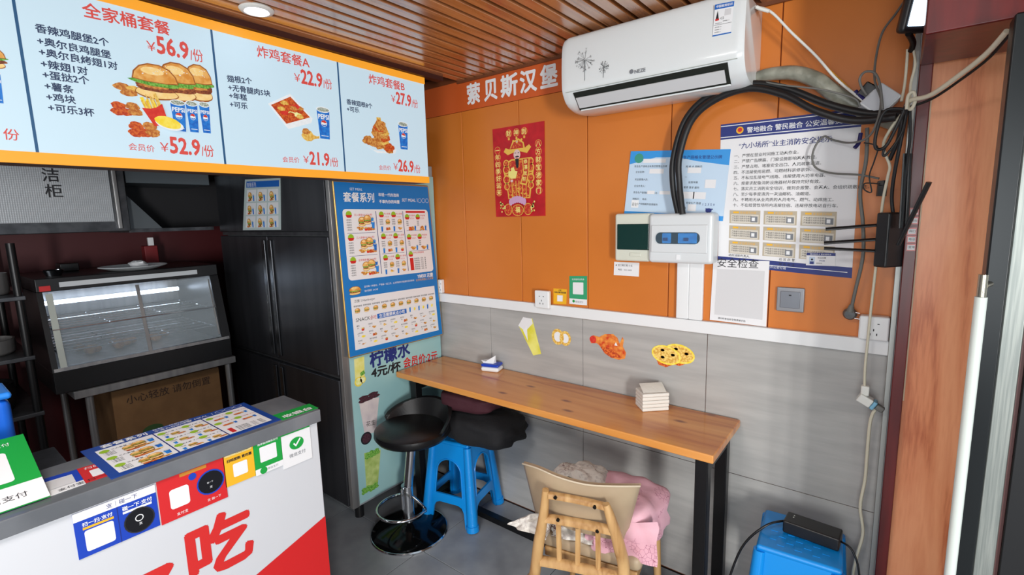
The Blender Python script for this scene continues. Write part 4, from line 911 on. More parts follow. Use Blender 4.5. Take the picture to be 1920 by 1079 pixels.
# panel seam, outlet slot, flap
mb = MB(); mb.box((X0+.02, 1.8085, 2.1165), (X1-.02, 1.830, 2.1180), mat('seam_grey', (186, 194, 188), .5)); mb.build('panel_seam', ac)
ch_n = (-.758, -.652)
def slotpt(t, off): return (1.8145+.0535*t+ch_n[0]*off, 2.113-.060*t+ch_n[1]*off)
def strip(x0, x1, t0, t1, o0, o1, m, nm):
    P4 = [slotpt(t0, o0), slotpt(t1, o0), slotpt(t1, o1), slotpt(t0, o1)]
    return MB().prism([(x0, p[0], p[1]) for p in P4], (x1-x0, 0, 0), m).build(nm, ac)
strip(X0+.055, X1-.050, .0, 1.0, .002, .0055, mat('outlet_dark', (18, 26, 20), .6), 'air_outlet')
strip(X0+.062, X1-.062, .26, .84, .008, .0115, acg, 'flap')
mb = MB(); mb.box((X0+.06, 1.862, 2.046), (X1-.05, 1.870, 2.056), acw, .002, 1); mb.build('outlet_lip', ac)
fa = Fr((0, 1.8066, 0), (1, 0, 0), (0, 0, 1))
mb = MB(); q = fa.px
def dandelion(c, r, st, seed):
    rnd = random.Random(seed); g = mat('grey_print', (120, 124, 126), .5)
    def line(a, b, w):
        d = (b[0]-a[0], b[1]-a[1]); L = math.hypot(*d) or 1; nx_, ny_ = -d[1]/L*w, d[0]/L*w
        mb.poly(fa, [(a[0]-nx_, a[1]-ny_), (b[0]-nx_, b[1]-ny_), (b[0]+nx_, b[1]+ny_), (a[0]+nx_, a[1]+ny_)], g, .0006)
    line(c, (c[0]-.002, c[1]-st), .0011)
    for k in range(46):
        a = rnd.uniform(0, 6.28); rr = r*rnd.uniform(.55, 1); e_ = (c[0]+rr*math.cos(a), c[1]+rr*math.sin(a)); line((c[0]+rr*.1*math.cos(a), c[1]+rr*.1*math.sin(a)), e_, .00022)
        for da in (-.6, 0, .6): line(e_, (e_[0]+r*.16*math.cos(a+da), e_[1]+r*.16*math.sin(a+da)), .0003)
dandelion(q(1097, 112), .040, .078, 2); dandelion(q(1132, 126), .020, .038, 5); mb.build('dandelion_print', ac)
mb = MB(); mb.text(fa, 'NEZE', q(1190, 138), .018, inkgrey, .0008, .02, (1, .0)); mb.disc(fa, (q(1186, 136)[0]-.004, q(1186, 136)[1]+.004), .008, inkgrey, .0008); mb.build('logo', ac)
el = Sheet.px(fa, (1341, 9), (1377, 2), (1371, 62), (1336, 69)); el.n = .0012; el.o = MB().slab(fa, [el.c[i] for i in (3, 2, 1, 0)], inkw, .0003, .0008).build('energy_label', ac)
el.rect(0, 0, 1, .16, inkb).text('中国能效标识', .08, .11, inkw, a1=.93, bold=.02).rect(0, .96, 1, 1, inkb).rect(.03, .65, .97, .66, ink).rect(.55, .2, .88, .40, mat('pale_grey_print', (212, 212, 214), .6))
el.mb.poly(fa, [el.at(*p) for p in ((.10, .46), (.26, .46), (.18, .2))], ink, el.n+.0003); el.rect(.08, .46, .28, .52, inkr).text('C2', .36, .5, ink, .1)
for t in (.58, .62, .74, .82, .9): el.text('能耗等级 2.20', .1 if t > .6 else .5, t, ink, .035)
el.mb.build('label_print', ac)

# ------------------------------------------------------------------ breaker boxes, sockets, switch, conduits
db_ = empty('breaker_box', (-.885, 2.0, 1.42), 'older cream breaker box with green cover, left of the white breaker box', 'breaker box')
cream = mat('cream_plastic', (214, 216, 202), .35)
MB().box((-.972, 1.985, 1.418), (-.8125, YW-.0003, 1.622), cream, .010, 3).build('case', db_)
MB().box((-.958, 1.978, 1.468), (-.8145, 1.9848, 1.578), mat('green_cover', (14, 52, 48), .12, coat=.6), .0033, 2).build('cover', db_)
MB().box((-.90, 1.980, 1.440), (-.85, 1.9845, 1.455), cream, .002, 1).build('latch', db_)
wb2 = empty('breaker_box', (-.68, 1.98, 1.42), 'white breaker box with blue window showing two switches, right of cream box', 'breaker box')
MB().box((-.812, 1.965, 1.418), (-.553, YW-.0003, 1.618), mat('box_white', (216, 220, 222), .3), .016, 4).build('case', wb2)
MB().box((-.796, 1.958, 1.462), (-.572, 1.9655, 1.572), mat('box_white', (0, 0, 0)), .003, 2).build('door', wb2)
fw = FY(1.9578)
def rr(c, w, h, r, k=6):
    out = []
    for cx, cy, q0 in ((c[0]+w/2-r, c[1]+h/2-r, 0), (c[0]-w/2+r, c[1]+h/2-r, 90), (c[0]-w/2+r, c[1]-h/2+r, 180), (c[0]+w/2-r, c[1]-h/2+r, 270)):
        for i in range(k+1): a = R(q0+90*i/k); out.append((cx+r*math.cos(a), cy+r*math.sin(a)))
    return out
MB().slab(fw, rr((-.688, 1.520), .176, .046, .020), mat('window_navy', (14, 30, 44), .15), 0, .0012).build('window_opening', wb2)
lb = mat('breaker_blue', (40, 130, 206), .25, c2=(34, 110, 186), sc=60)
for x0, x1 in ((-.748, -.712), (-.684, -.610)):
    b_ = MB().slab(fw, rr(((x0+x1)/2, 1.520), x1-x0, .040, .004), lb, .0013, .0030).build('breaker', wb2)
    MB().slab(fw, rr(((x0+x1)/2-.004, 1.516), .018, .012, .002), mat('toggle_navy', (20, 50, 110), .3), .0031, .008).build('toggle', b_)
MB().slab(fw, rr((-.688, 1.520), .182, .052, .023), mat('window_blue_clear', (190, 225, 245), .05, alpha=.05), .0085, .0095).build('window_cover', wb2)
MB().slab(FY(1.965), rr((-.684, 1.444), .016, .020, .002), inkw, .0003, .003).build('latch', wb2)
cd = MB(); cd.box((-.712, YW-.020, 1.1805), (-.661, YW-.0003, 1.4175), white, .003, 1); o = cd.build('cable_conduit', label='left of two white vertical cable conduits under the white breaker box', cat='conduit')
cd = MB(); cd.box((-.6605, YW-.020, 1.1805), (-.605, YW-.0003, 1.4175), white, .003, 1); cd.build('cable_conduit', label='right of two white vertical cable conduits under the white breaker box', cat='conduit')
def socket(name, label, x0, x1, z0, z1, y, five=True, cat='socket'):
    r = empty(name, ((x0+x1)/2, YW-.01, z0), label, cat); MB().box((x0, y, z0), (x1, YW-.0225 if z0 < 1.18 else YW-.0003, z1), white, .006, 3).build('plate', r)
    f_ = FY(y); mb = MB(); cx, cz = (x0+x1)/2, (z0+z1)/2
    for dx, dz, w, h in ((-.012, .016, .006, .003), (.012, .016, .006, .003), (0, -.005, .003, .008), (-.009, -.020, .003, .008), (.009, -.020, .003, .008)):
        mb.slab(f_, [(cx+dx-w/2, cz+dz-h/2), (cx+dx+w/2, cz+dz-h/2), (cx+dx+w/2, cz+dz+h/2), (cx+dx-w/2, cz+dz+h/2)], ink, .0002, .0008)
    mb.build('pin_holes', r); return r
socket('wall_socket', 'white wall socket on the trunking left of the yellow payment sticker', -1.420, -1.335, 1.163, 1.252, 2.003)
socket('wall_socket', 'white wall socket on the trunking at the far right end', -.080, .003, 1.180, 1.262, 2.008)
socket('wall_socket', 'white socket half hidden behind the blue meal board edge', -2.135, -2.105, 1.181, 1.262, 2.02)
sw = empty('light_switch', (-.292, 2.04, 1.25), 'grey square light switch under the safety notice', 'switch')
MB().box((-.338, YW-.012, 1.248), (-.248, YW-.0003, 1.338), mat('switch_grey', (150, 150, 154), .35, .4), .004, 2).build('plate', sw)
MB().box((-.325, YW-.016, 1.262), (-.261, YW-.0122, 1.324), mat('rocker_grey', (128, 132, 140), .35, .3), .0018, 2).build('rocker', sw)
MB().box((-.297, YW-.0175, 1.308), (-.289, YW-.0162, 1.312), ink).build('marker', sw)

# ------------------------------------------------------------------ cables and network things at the right end
cab_n = [0]
def cable(name, label, pts, r, m, cat='cable', n=10, k=8, group=None):
    mb = MB(); mb.tube([at(*p) for p in pts], r, m, n, k); return mb.build(name, label=label, cat=cat, group=group)
bk_ = mat('cable_black', (20, 20, 22), .45); gy = mat('cable_grey', (108, 108, 104), .5); wh = mat('cable_white', (214, 208, 186), .45); cw = mat('cable_clean_white', (226, 226, 220), .4)
cable('power_cable', 'thick black cable arching from breaker box to wall bundle, inner of two', [(1272, 402, 1.99), (1262, 350, 1.99), (1263, 295, 1.985), (1285, 225, 1.98), (1330, 180, 1.97), (1400, 158, 1.96), (1470, 165, 1.955), (1550, 195, 1.95), (1620, 212, 1.94), (1690, 214, 1.92)], .012, bk_)
cable('power_cable', 'thick black cable arching from breaker box to wall bundle, outer of two', [(1280, 402, 1.966), (1274, 345, 1.972), (1274, 295, 1.965), (1296, 228, 1.955), (1340, 188, 1.945), (1405, 166, 1.935), (1470, 178, 1.93), (1530, 208, 1.92), (1600, 226, 1.915), (1680, 220, 1.895)], .012, bk_)
pipe = mat('foil_wrap', (166, 166, 152), .35, c2=(112, 114, 102), sc=14, bump=.5, bsc=22)
cable('wrapped_pipe', 'pale tape-wrapped air conditioner pipe curving above the black cables', [(1418, 146, 2.01), (1445, 139, 2.0), (1490, 137, 1.99), (1530, 150, 1.985), (1560, 172, 1.985), (1600, 196, 2.0), (1640, 214, 2.005), (1686, 232, 2.0)], [.020, .023, .026, .026, .026], pipe, 'pipe', 14)
cable('signal_cable', 'thin grey cable running along the wrapped pipe', [(1422, 152, 1.955), (1470, 160, 1.94), (1540, 168, 1.93), (1600, 184, 1.925), (1612, 200, 1.93)], .003, gy)
cable('signal_cable', 'thin white cable sloping from the air conditioner top to the junction box', [(1412, 12, 1.935), (1445, 22, 1.95), (1485, 62, 1.965), (1530, 105, 1.965), (1570, 150, 1.96), (1620, 190, 1.94)], .0042, cw)
cable('signal_cable', 'thin yellow cable sloping beside the white one over the orange wall', [(1445, 24, 1.99), (1495, 68, 1.995), (1545, 120, 1.99), (1600, 172, 1.985), (1612, 182, 1.98)], .0018, mat('cable_yellow', (216, 150, 24), .5))
cable('white_bracket_strip', 'white flat plastic strip at the air conditioner top right corner', [(1418, 13, 1.92), (1428, 17, 1.925), (1442, 21, 1.93)], .006, cw, 'strip')
cable('signal_cable', 'grey cable hanging from the ceiling and looping over the white junction box', [(1704, -10, 2.0), (1680, 25, 2.0), (1655, 60, 1.99), (1643, 105, 1.975), (1640, 150, 1.94), (1652, 190, 1.90), (1640, 240, 1.89), (1620, 262, 1.92), (1590, 268, 1.99), (1560, 262, 2.01), (1545, 256, 2.02), (1530, 272, 2.02), (1523, 295, 2.02), (1530, 315, 2.02), (1560, 325, 2.01), (1610, 328, 1.99), (1648, 335, 1.97)], .0033, gy)
cable('signal_cable', 'small grey loop of cable behind the junction box', [(1655, 205, 1.86), (1650, 160, 1.87), (1640, 137, 1.88), (1622, 135, 1.89), (1612, 148, 1.90), (1616, 165, 1.9), (1625, 178, 1.91)], .0035, gy)
g2 = empty('power_lead', tuple(at(1598, 590, 2.02)), 'grey cord with a round grey plug hanging beside the right socket', 'cord')
mb = MB(); mb.tube([at(*p) for p in ((1626, 240, 1.99), (1624, 300, 1.985), (1613, 360, 1.99), (1618, 420, 1.985), (1618, 480, 1.99), (1605, 540, 2.0), (1597, 575, 2.01))], .0055, gy, 8); mb.build('cord', g2)
mb = MB(); mb.lathe([(.0, 0), (.019, 0), (.021, .010), (.015, .024), (.0, .026)], at(1594, 588, 2.028), mat('plug_grey', (92, 94, 96), .5), 20, Matrix.Rotation(R(90), 3, 'X')); mb.tube([at(1597, 572, 2.012), at(1594, 585, 2.012)], [.007, .013], gy, 10, 1); mb.build('plug', g2)
mb = MB(); [mb.cyl(at(1602, z, 2.012), at(1612, z+2, 2.012), .002, chrome, n=8) for z in (586, 597)]; mb.build('pin', g2)
cable('flat_cable', 'cream cable swinging from the bundle up to the door lintel', [(1700, 200, 1.88), (1708, 188, 1.86), (1745, 178, 1.82), (1800, 140, 1.75), (1850, 100, 1.68), (1888, 58, 1.62)], .0062, wh)
cable('flat_cable', 'thin black cable following the cream cable up to the lintel', [(1708, 200, 1.87), (1750, 184, 1.83), (1805, 147, 1.77), (1855, 108, 1.70), (1892, 66, 1.65)], .0035, bk_)
cable('lamp_wire', 'cream wire dropping from the flood lamp, left of two', [(1702, 92, 1.93), (1700, 120, 1.94), (1696, 160, 1.94), (1690, 190, 1.93)], .0038, wh)
cable('lamp_wire', 'cream wire dropping from the flood lamp, right of two', [(1712, 88, 1.925), (1716, 120, 1.93), (1708, 155, 1.93), (1706, 185, 1.92)], .0036, wh)
cable('cable_tie', 'cream cable coiled into a ring around the black cable bundle', [(1700, 205, 1.86), (1703, 180, 1.855), (1713, 173, 1.855), (1716, 190, 1.855), (1708, 205, 1.86), (1702, 200, 1.87)], .0045, wh, 'cable')
ac_ = empty('plug_lead', tuple(at(1625, 745, 2.0)), 'long cream lead hanging from the bundle to a white adaptor plug', 'cord')
mb = MB(); mb.tube([at(*p) for p in ((1690, 215, 1.9), (1668, 245, 1.9), (1656, 275, 1.92), (1668, 310, 1.93), (1665, 330, 1.94), (1655, 380, 1.96), (1648, 450, 1.98), (1640, 520, 1.985), (1632, 590, 1.985), (1627, 640, 1.985), (1622, 690, 1.99), (1621, 725, 1.99))], .0042, wh, 8); mb.build('cord', ac_)
c_ = at(1622, 735, 1.99); mb = MB(); mb.box(c_+Vector((-.012, -.012, -.012)), c_+Vector((.012, .012, .022)), cw, .004, 2); mb.build('plug', ac_)
c_ = at(1626, 752, 1.99); MP = Matrix.Translation(c_) @ Matrix.Rotation(R(28), 4, 'Y'); mb = MB(); mb.box((-.028, -.018, -.015), (.014, .018, .015), cw, .004, 2, MP); mb.build('adaptor', ac_)
mb = MB(); mb.box((.0145, -.018, -.015), (.026, .018, .015), mat('adaptor_blue', (120, 176, 206), .35), .003, 2, MP); mb.build('adaptor_end', ac_)
mb = MB(); mb.box((.0265, -.011, -.010), (.052, .011, .010), gy, .004, 2, MP); mb.build('grey_plug', ac_)
cable('floor_lead', 'cream lead hanging from the adaptor plug down to the floor', [(1643, 764, 1.99), (1632, 790, 2.0), (1626, 850, 2.01), (1622, 900, 2.015), (1613, 950, 2.01), (1618, 1000, 2.01), (1606, 1045, 2.0), (1598, 1090, 1.99), (1596, 1200, 1.98)], .0052, wh)
# black bundle: a handful of drooping loops
rnd = random.Random(12)
for i, (lab) in enumerate(('wide black cable loop hanging left of the cable bundle', 'long black cable dropping straight through the bundle to the router', 'black cable loop in the middle of the bundle', 'thin black cable hanging right in the bundle', 'thin black cable curling out towards the notice', 'short thick black strand of the cable bundle')):
    P = [[(1700, 205, 1.87), (1660, 208, 1.86), (1643, 250, 1.86), (1642, 278, 1.865), (1660, 275, 1.87), (1680, 240, 1.87), (1698, 200, 1.87)],
         [(1702, 200, 1.9), (1690, 260, 1.9), (1678, 320, 1.92), (1672, 370, 1.94), (1676, 410, 1.95)],
         [(1696, 210, 1.88), (1672, 255, 1.875), (1656, 285, 1.875), (1662, 290, 1.875), (1690, 250, 1.88), (1700, 205, 1.885)],
         [(1706, 200, 1.89), (1706, 260, 1.895), (1700, 320, 1.92), (1702, 400, 1.945)],
         [(1620, 268, 1.93), (1645, 275, 1.92), (1640, 300, 1.93), (1630, 330, 1.94), (1634, 360, 1.94), (1620, 355, 1.94), (1622, 344, 1.94), (1650, 345, 1.95)],
         [(1700, 195, 1.91), (1692, 225, 1.905), (1684, 262, 1.91), (1668, 300, 1.93)]][i]
    cable('black_cable', lab, P, (.0045, .005, .0035, .004, .002, .006)[i], bk_)
cable('power_plug_end', 'dark blue plug end sticking out beside the white junction box', [(1604, 171, 1.95), (1612, 180, 1.945), (1622, 188, 1.94)], .006, mat('navy_plastic', (26, 26, 92), .4), 'plug')
cable('connector', 'small navy connector dangling at the right edge of the notice', [(1614, 250, 1.99), (1610, 268, 1.985), (1602, 278, 1.98)], .006, mat('navy_plastic', (26, 26, 92), .4), 'plug')
# white junction box and black adapter
jb = empty('junction_box', tuple(at(1648, 205, 1.97)), 'tilted white junction box wedged above the black cables', 'box')
cj = at(1648, 192, 1.965); MJ = Matrix.Translation(cj) @ Matrix.Rotation(R(42), 4, 'Y') @ Matrix.Rotation(R(-12), 4, 'X')
MB().box((-.036, -.028, -.040), (.036, .028, .040), white, .005, 2, MJ).build('case', jb)
MB().box((-.033, -.0315, -.036), (.033, -.0283, .036), mat('junction_lid', (204, 208, 214), .35), .0014, 1, MJ).build('lid', jb)
ca = at(1625, 172, 1.955); MK = Matrix.Translation(ca) @ Matrix.Rotation(R(38), 4, 'Y')
MB().box((-.018, -.014, -.024), (.018, .014, .024), black, .004, 2, MK).build('wall_adapter', label='small black adapter left of the tilted white junction box', cat='adapter')
# router
ro = empty('wifi_router', tuple(at(1680, 500, 1.95)), 'black upright router with six antennas on the dark red post', 'router')
rb = at(1678, 450, 1.95); MR = Matrix.Translation(rb) @ Matrix.Rotation(R(-38), 4, 'Z')
MB().box((-.030, -.045, -.085), (.012, .045, .085), black, .006, 3, MR).build('body', ro)
mb = MB()
for k in range(4): mb.box((-.036, -.03+.0, -.06+.035*k), (-.0302, .03, -.045+.035*k), blackm, .001, 1, MR)
mb.build('vent_fin', ro, kind='stuff')
def ant(a, b, r0=.006, fl=.6):
    mb = MB(); mb.tube([at(*a), at(*b)], [r0, r0*1.15], black, 10, 1, flat=fl); mb.build('antenna', ro)
ant((1662, 421, 1.955), (1548, 430, 1.93)); ant((1662, 448, 1.945), (1545, 456, 1.92)); ant((1662, 472, 1.94), (1545, 466, 1.915), .0055)
ant((1684, 460, 1.90), (1742, 342, 1.84), .0075)
ant((1690, 428, 1.92), (1699, 288, 1.92), .009, .45); ant((1700, 428, 1.925), (1707, 288, 1.925), .006)
cable('wall_adapter_lead', 'small black power brick hanging beside the router', [(1655, 340, 1.98), (1654, 350, 1.978), (1652, 368, 1.978)], .014, black, 'adapter', 6, 2)
# little pink port labels on the red post
fp = FY(1.955)
for i, (x, y) in enumerate(((1714, 397), (1713, 414), (1710, 434), (1709, 449), (1708, 464))):
    A = fp.px(x, y); mb = MB(); mb.slab(fp, [(A[0]-.011, A[1]-.011), (A[0]+.011, A[1]-.011), (A[0]+.011, A[1]+.011), (A[0]-.011, A[1]+.011)], mat('label_pink', (226, 150, 150), .6), .0002, .0007)
    mb.slab(fp, [(A[0]-.009, A[1]-.008), (A[0]+.009, A[1]-.008), (A[0]+.009, A[1]+.007), (A[0]-.009, A[1]+.007)], paper, .0008, .0011)
    o = mb.build('port_label', label=('topmost', 'second from top', 'third from top', 'fourth from top', 'lowest')[i]+' of five small pink-edged labels on the dark red post', cat='label', group='pink port labels on the red post')
    t_ = MB(); t_.text(fp, ('光猫', '电视', '网口', '电话', '宽带')[i], (A[0]-.006, A[1]-.003), .008, ink, .0014); t_.build('lettering', o)
# flood lamp under the lintel
la = empty('flood_lamp', tuple(at(1730, 80, 1.86)), 'black framed bright white flood lamp at the top of the red post', 'lamp')
p0 = at(1718, 20, 1.84); ML = Matrix.Translation(p0+Vector((0, 0, .03))) @ Matrix.Rotation(R(14), 4, 'X') @ Matrix.Rotation(R(28), 4, 'Z') @ Matrix.Rotation(R(10), 4, 'Y')
MB().box((-.028, -.012, -.085), (.045, .022, .095), black, .012, 3, ML).build('housing', la)
MB().box((-.014, -.0165, -.068), (.026, -.0125, .09), mat('flood_glow', (214, 236, 255), .4, emit=5), .001, 1, ML).build('lamp_face', la)
MB().box((.029, -.0165, -.068), (.038, -.0125, .09), mat('flood_glow', (0, 0, 0)), .001, 1, ML).build('lamp_face', la)
mb = MB(); mb.tube([ML @ Vector((.0, .0, -.085)), at(1712, 80, 1.90), at(1708, 95, 1.93)], .008, black, 10, 3); mb.build('cable_gland', la)

# ------------------------------------------------------------------ service counter
CX = -1.487; CYE = .838
cn = empty('service_counter', (-1.6, .2, 0), 'white service counter with big red characters facing the customers', 'counter')
cwht = mat('counter_white', (205, 207, 212), .4)
MB().box((-1.715, -1.2, 0), (CX-.004, CYE-.004, .9575), cwht, .003, 1).build('body', cn)
fcx = FX(CX-.004); mb = MB()
A = fcx.px(380, 1079); B = fcx.px(487, 1026); ux = B[0]-A[0]; gz = fcx.px(380, 1079)[1]
mb.text(fcx, '吃', (.425, .635), .185, inkr, .0008, .034, hs=1.0)
mb.text(fcx, '好', (.215, .575), .185, inkr, .0008, .034, hs=1.0)
mb.build('lettering', cn)
mb = MB(); z_ = .46; mb.poly(fcx, [(CYE-.005, .617), (.592, .547), (.0, .378), (.0, .02), (CYE-.005, .02)][::-1], mat('counter_red', (206, 32, 34), .4), .0006); mb.build('red_triangle', cn)
ctm = mat('grey_marble_top', (118, 121, 126), .25, c2=(92, 95, 100), sc=5, detail=8, coat=.3)
cto = MB().box((-1.722, -1.2, .958), (CX+.004, CYE+.006, 1.0), ctm, .003, 2).build('marble_worktop', label='grey marbled worktop slab on the white service counter', cat='worktop')
# stickers on the front
fcs = FX(CX-.004)
def cs(pTL, pBR, m, **k):
    A = fcs.px(*pTL); B = fcs.px(*pBR); return Sheet(fcs, (A[0], A[1]), (B[0], A[1]), (B[0], B[1]), (A[0], B[1])).body('payment_sticker', m, .0012, .0010, **k)
greyprint = mat('pale_grey_print', (212, 212, 214), .6)
blue4 = mat('pay_blue', (18, 62, 178), .45); red4 = mat('pay_red', (206, 34, 38), .45); grn4 = mat('pay_green_bright', (22, 156, 62), .45)
S = cs((134, 966), (300, 985), blue4, label='blue tap-to-pay sticker, lowest and leftmost on the white counter front', cat='sticker')
S.rect(0, -.0, 1, .19, paper).text('支｜碰一下', .38, .14, inkn, .11).rect(.495, .19, .503, 1, inkn, .0004).text('扫一扫·支付', .09, .33, inkw, a1=.44, bold=.02).rect(.09, .36, .45, .41, yel).rrect(.10, .44, .44, .90, paper, .05)
S.text('碰一下·支付', .56, .33, inkw, a1=.94, bold=.02).rect(.56, .36, .93, .41, paper); S.mb.disc(fcs, S.at(.75, .67), .033, ink, S.n+.0006); S.mb.disc(fcs, S.at(.75, .67), .030, mat('black_disc', (18, 18, 24), .2), S.n+.0008)
S.mb.ring(fcs, S.at(.75, .62), .007, .009, inkw, S.n+.0010); S.text('支', .735, .78, inkw, .07, n=.0012).done()
S = cs((289, 884), (427, 932), red4, label='red tap-to-pay sticker with black disc on the white counter front', cat='sticker')
S.text('碰一下 领红包', .30, .17, inkw, a1=.70, bold=.02).rect(.32, .21, .72, .27, mat('dull_gold', (196, 130, 40), .5)); S.mb.disc(fcs, S.at(.5, .34), .010, blue4, S.n+.0005)
S.rrect(.15, .44, .43, .80, paper, .05).text('支付宝', .22, .94, inkw, .06); S.mb.disc(fcs, S.at(.76, .57), .036, blue4, S.n+.0006); S.mb.disc(fcs, S.at(.76, .57), .032, mat('black_disc', (18, 18, 24), .2), S.n+.0008)
S.text('支', .735, .68, inkw, .05, n=.0012).text('碰一下', .70, .58, inkw, .035, n=.0012).text('支 碰一下', .68, .92, inkw, .055).done()
S = cs((416, 850), (479, 892), yel, label='yellow ordering sticker on the white counter front', cat='sticker')
S.rect(.05, .05, .95, .17, mat('pale_yellow_print', (240, 220, 150), .5)).text('扫码点单', .4, .14, ink, .09).text('扫码团购 更优惠', .1, .32, ink, a1=.93, bold=.03).rrect(.28, .42, .76, .80, paper, .05).done()
S = cs((473, 832), (531, 872), grn4, label='green payment sticker with white foot on the white counter front', cat='sticker')
S.text('推荐使用微信支付', .15, .13, inkw, a1=.88, bold=.02).rrect(.2, .2, .8, .66, paper, .04).rect(0, .82, 1, 1.0, paper, .0002).text('微信支付', .42, .94, inkgrey, .08); S.mb.disc(fcs, S.at(.28, .91), .011, grn4, S.n+.0006); S.done()
S = cs((524, 805), (585, 858), paper, label='white payment card with green top and green tick at counter end', cat='sticker')
S.rect(0, 0, 1, .2, grn4).text('支付成功', .35, .14, inkw, .08); S.mb.disc(fcs, S.at(.5, .48), .024, grn4, S.n+.0004, ry=.020)
S.mb.poly(fcs, [S.at(*p) for p in ((.38, .48), (.47, .56), (.65, .40), (.62, .37), (.47, .50), (.41, .45))][::-1], inkw, S.n+.0006); S.text('微信支付', .22, .78, inkgrey, a1=.78).done()
# sheets on the top
ft = FZ(1.0)
S = Sheet(ft, (.280, 1.764), (.722, 1.764), (.722, 1.508), (.287, 1.502)).body('counter_menu', mat('menu_navy', (24, 66, 150), .35), .002, label='laminated blue and white meal menu lying on the grey counter top', cat='menu')
S.text('套餐系列', .09, .115, inkw, a1=.34, bold=.02).text('年轻一代的选择', .38, .06, inkw, .055).text('不辜负你的味蕾', .38, .125, inkw, .055).text('SET MEAL 丨', .56, .11, inkw, a1=.75)
for a in (.80, .865, .93): S.mb.ring(ft, S.at(a, .08), .012, .0135, inkw, S.n+.0004, 16, .7)
S.rect(.05, .15, .955, .93, paper)
for x in (.36, .66): S.rect(x-.004, .13, x+.004, .93, inkn, .0004)
for r in range(3):
    t = .22+.25*r
    S.mb.disc(ft, S.at(.085, t+.02), .012, green2, S.n+.0005, 12); S.text('三人套餐 ￥52.9', .12, t+.03, ink, .035)
    for k in range(3): S.text('+香辣鸡', .07, t+.09+.04*k, ink, .028)
    S.food('burger', .20, t+.12, .08, FF, seed=r).food('burger', .25, t+.10, .08, FF, n=.002).food('cup', .32, t+.09, .05, FF, 1.3).food('pieces', .22, t+.19, .10, FF, .5).food('gold', .29, t+.18, .08, FF, .5)
    for c in range(2):
        a = .385+.145*c; S.mb.disc(ft, S.at(a+.01, t+.02), .011, green2, S.n+.0005, 12); S.text('单人餐 ￥15', a+.03, t+.03, ink, .032).text('+鸡翅', a, t+.10, ink, .026)
        S.food('burger', a+.07, t+.13, .055, FF, .8).food('cup', a+.015, t+.17, .03, FF, 1.4).food('pieces', a+.10, t+.17, .05, FF, .6)
        if r < 2: a = .685+.135*c; S.mb.disc(ft, S.at(a+.01, t+.02), .011, green2, S.n+.0005, 12); S.text('炸鸡餐 ￥22', a+.03, t+.03, inkr, .032).food('pieces', a+.05, t+.13, .07, FF, .6).food('cup', a+.10, t+.13, .03, FF, 1.4)
S.rect(.69, .74, .72, .9, inkr, .0003)
for k in range(4): S.text('香辣鸡腿堡、可乐、薯条', .74, .78+.04*k, ink, .028)
S.done()
S = Sheet.px(ft, (511, 780), (580, 758), (597, 766), (530, 789)).body('counter_sticker', grn4, .001, label='green cashier sign stuck on the far end of the counter top', cat='sticker')
S.text('收银台', .1, .85, inkw, a1=.88, bold=.03, hs=.85).done()
S = Sheet.px(ft, (82, 900), (144, 882), (161, 908), (88, 934)).body('counter_sticker', paper, .001, label='white and blue pay sticker on counter top beside green card', cat='sticker')
S.rect(0, 0, 1, .2, blue4).rect(.8, 0, 1, .75, blue4, .0002).rrect(.08, .25, .8, .72, greyprint, .05, .0005).text('支付宝 扫一扫', .3, .95, ink, .14).done()
S = Sheet.px(ft, (144, 881), (186, 869), (203, 893), (161, 907)).body('counter_sticker', red4, .001, label='red pay sticker partly under the laminated counter menu', cat='sticker')
S.rrect(.4, .35, .95, .8, paper, .05).text('扫码领红包', .25, .22, inkw, .16).done()
# leaning green payment card, blue tub behind
Bq = FZ(1.0); u, v = Bq.px(95, 934); BR_ = Vector((-v, u, 1.002)); d = ray(37, 818); TRk = EYE+d*((1.085-CAMZ)/d.z)
V_ = (TRk-BR_); U_ = Vector((0, 1, 0)); V_ = V_-U_*V_.dot(U_)
fg_ = Fr(BR_, U_, V_); Hc = V_.length; Wc = Hc*.78
S = Sheet(fg_, (-Wc, Hc), (0, Hc), (0, 0), (-Wc, 0)).body('payment_card', grn4, .003, .001, label='large green and white payment card leaning at the left end of counter', cat='card')
S.rect(0, .72, 1, 1, paper).rrect(.12, .22, .80, .66, paper, .04).text('推荐使用微信支付', .28, .13, inkw, a1=.86).text('微信支付', .45, .9, ink, a1=.85); S.mb.disc(fg_, S.at(.35, .87), .018, grn4, S.n+.0006); S.done()
MB().box((TRk.x-.03, BR_.y-Wc+.02, 1.0005), (TRk.x-.012, BR_.y-.06, 1.075), dark, .003, 1).build('card_support', S.o)
tub = empty('blue_tub', (-1.95, .08, .86), 'bright blue plastic tub behind the counter at the left edge', 'tub')
bt2 = mat('tub_blue', (14, 96, 206), .35)
MB().box((-2.02, -.06, .8605), (-1.88, .175, 1.165), bt2, .02, 3).build('body', tub); MB().box((-2.024, -.064, 1.1655), (-1.876, .179, 1.185), mat('tub_lid', (40, 130, 226), .3), .008, 2).build('lid', tub)
mb = MB(); mb.text(FX(-1.876), '纯牛奶', (.06, 1.168), .018, inkw, .0006, .02); mb.build('lid_print', tub)
bench = empty('prep_bench', (-2.0, -.3, 0), 'dark steel preparation bench behind the service counter', 'bench')
MB().box((-2.3, -1.2, .82), (-1.73, .30, .86), dsteel, .004, 1).build('bench_top', bench)
for x, y in ((-2.27, .26), (-1.77, .26), (-2.27, -1.1), (-1.77, -1.1)): MB().box((x-.02, y-.02, 0), (x+.02, y+.02, .8195), dsteel).build('leg', bench)

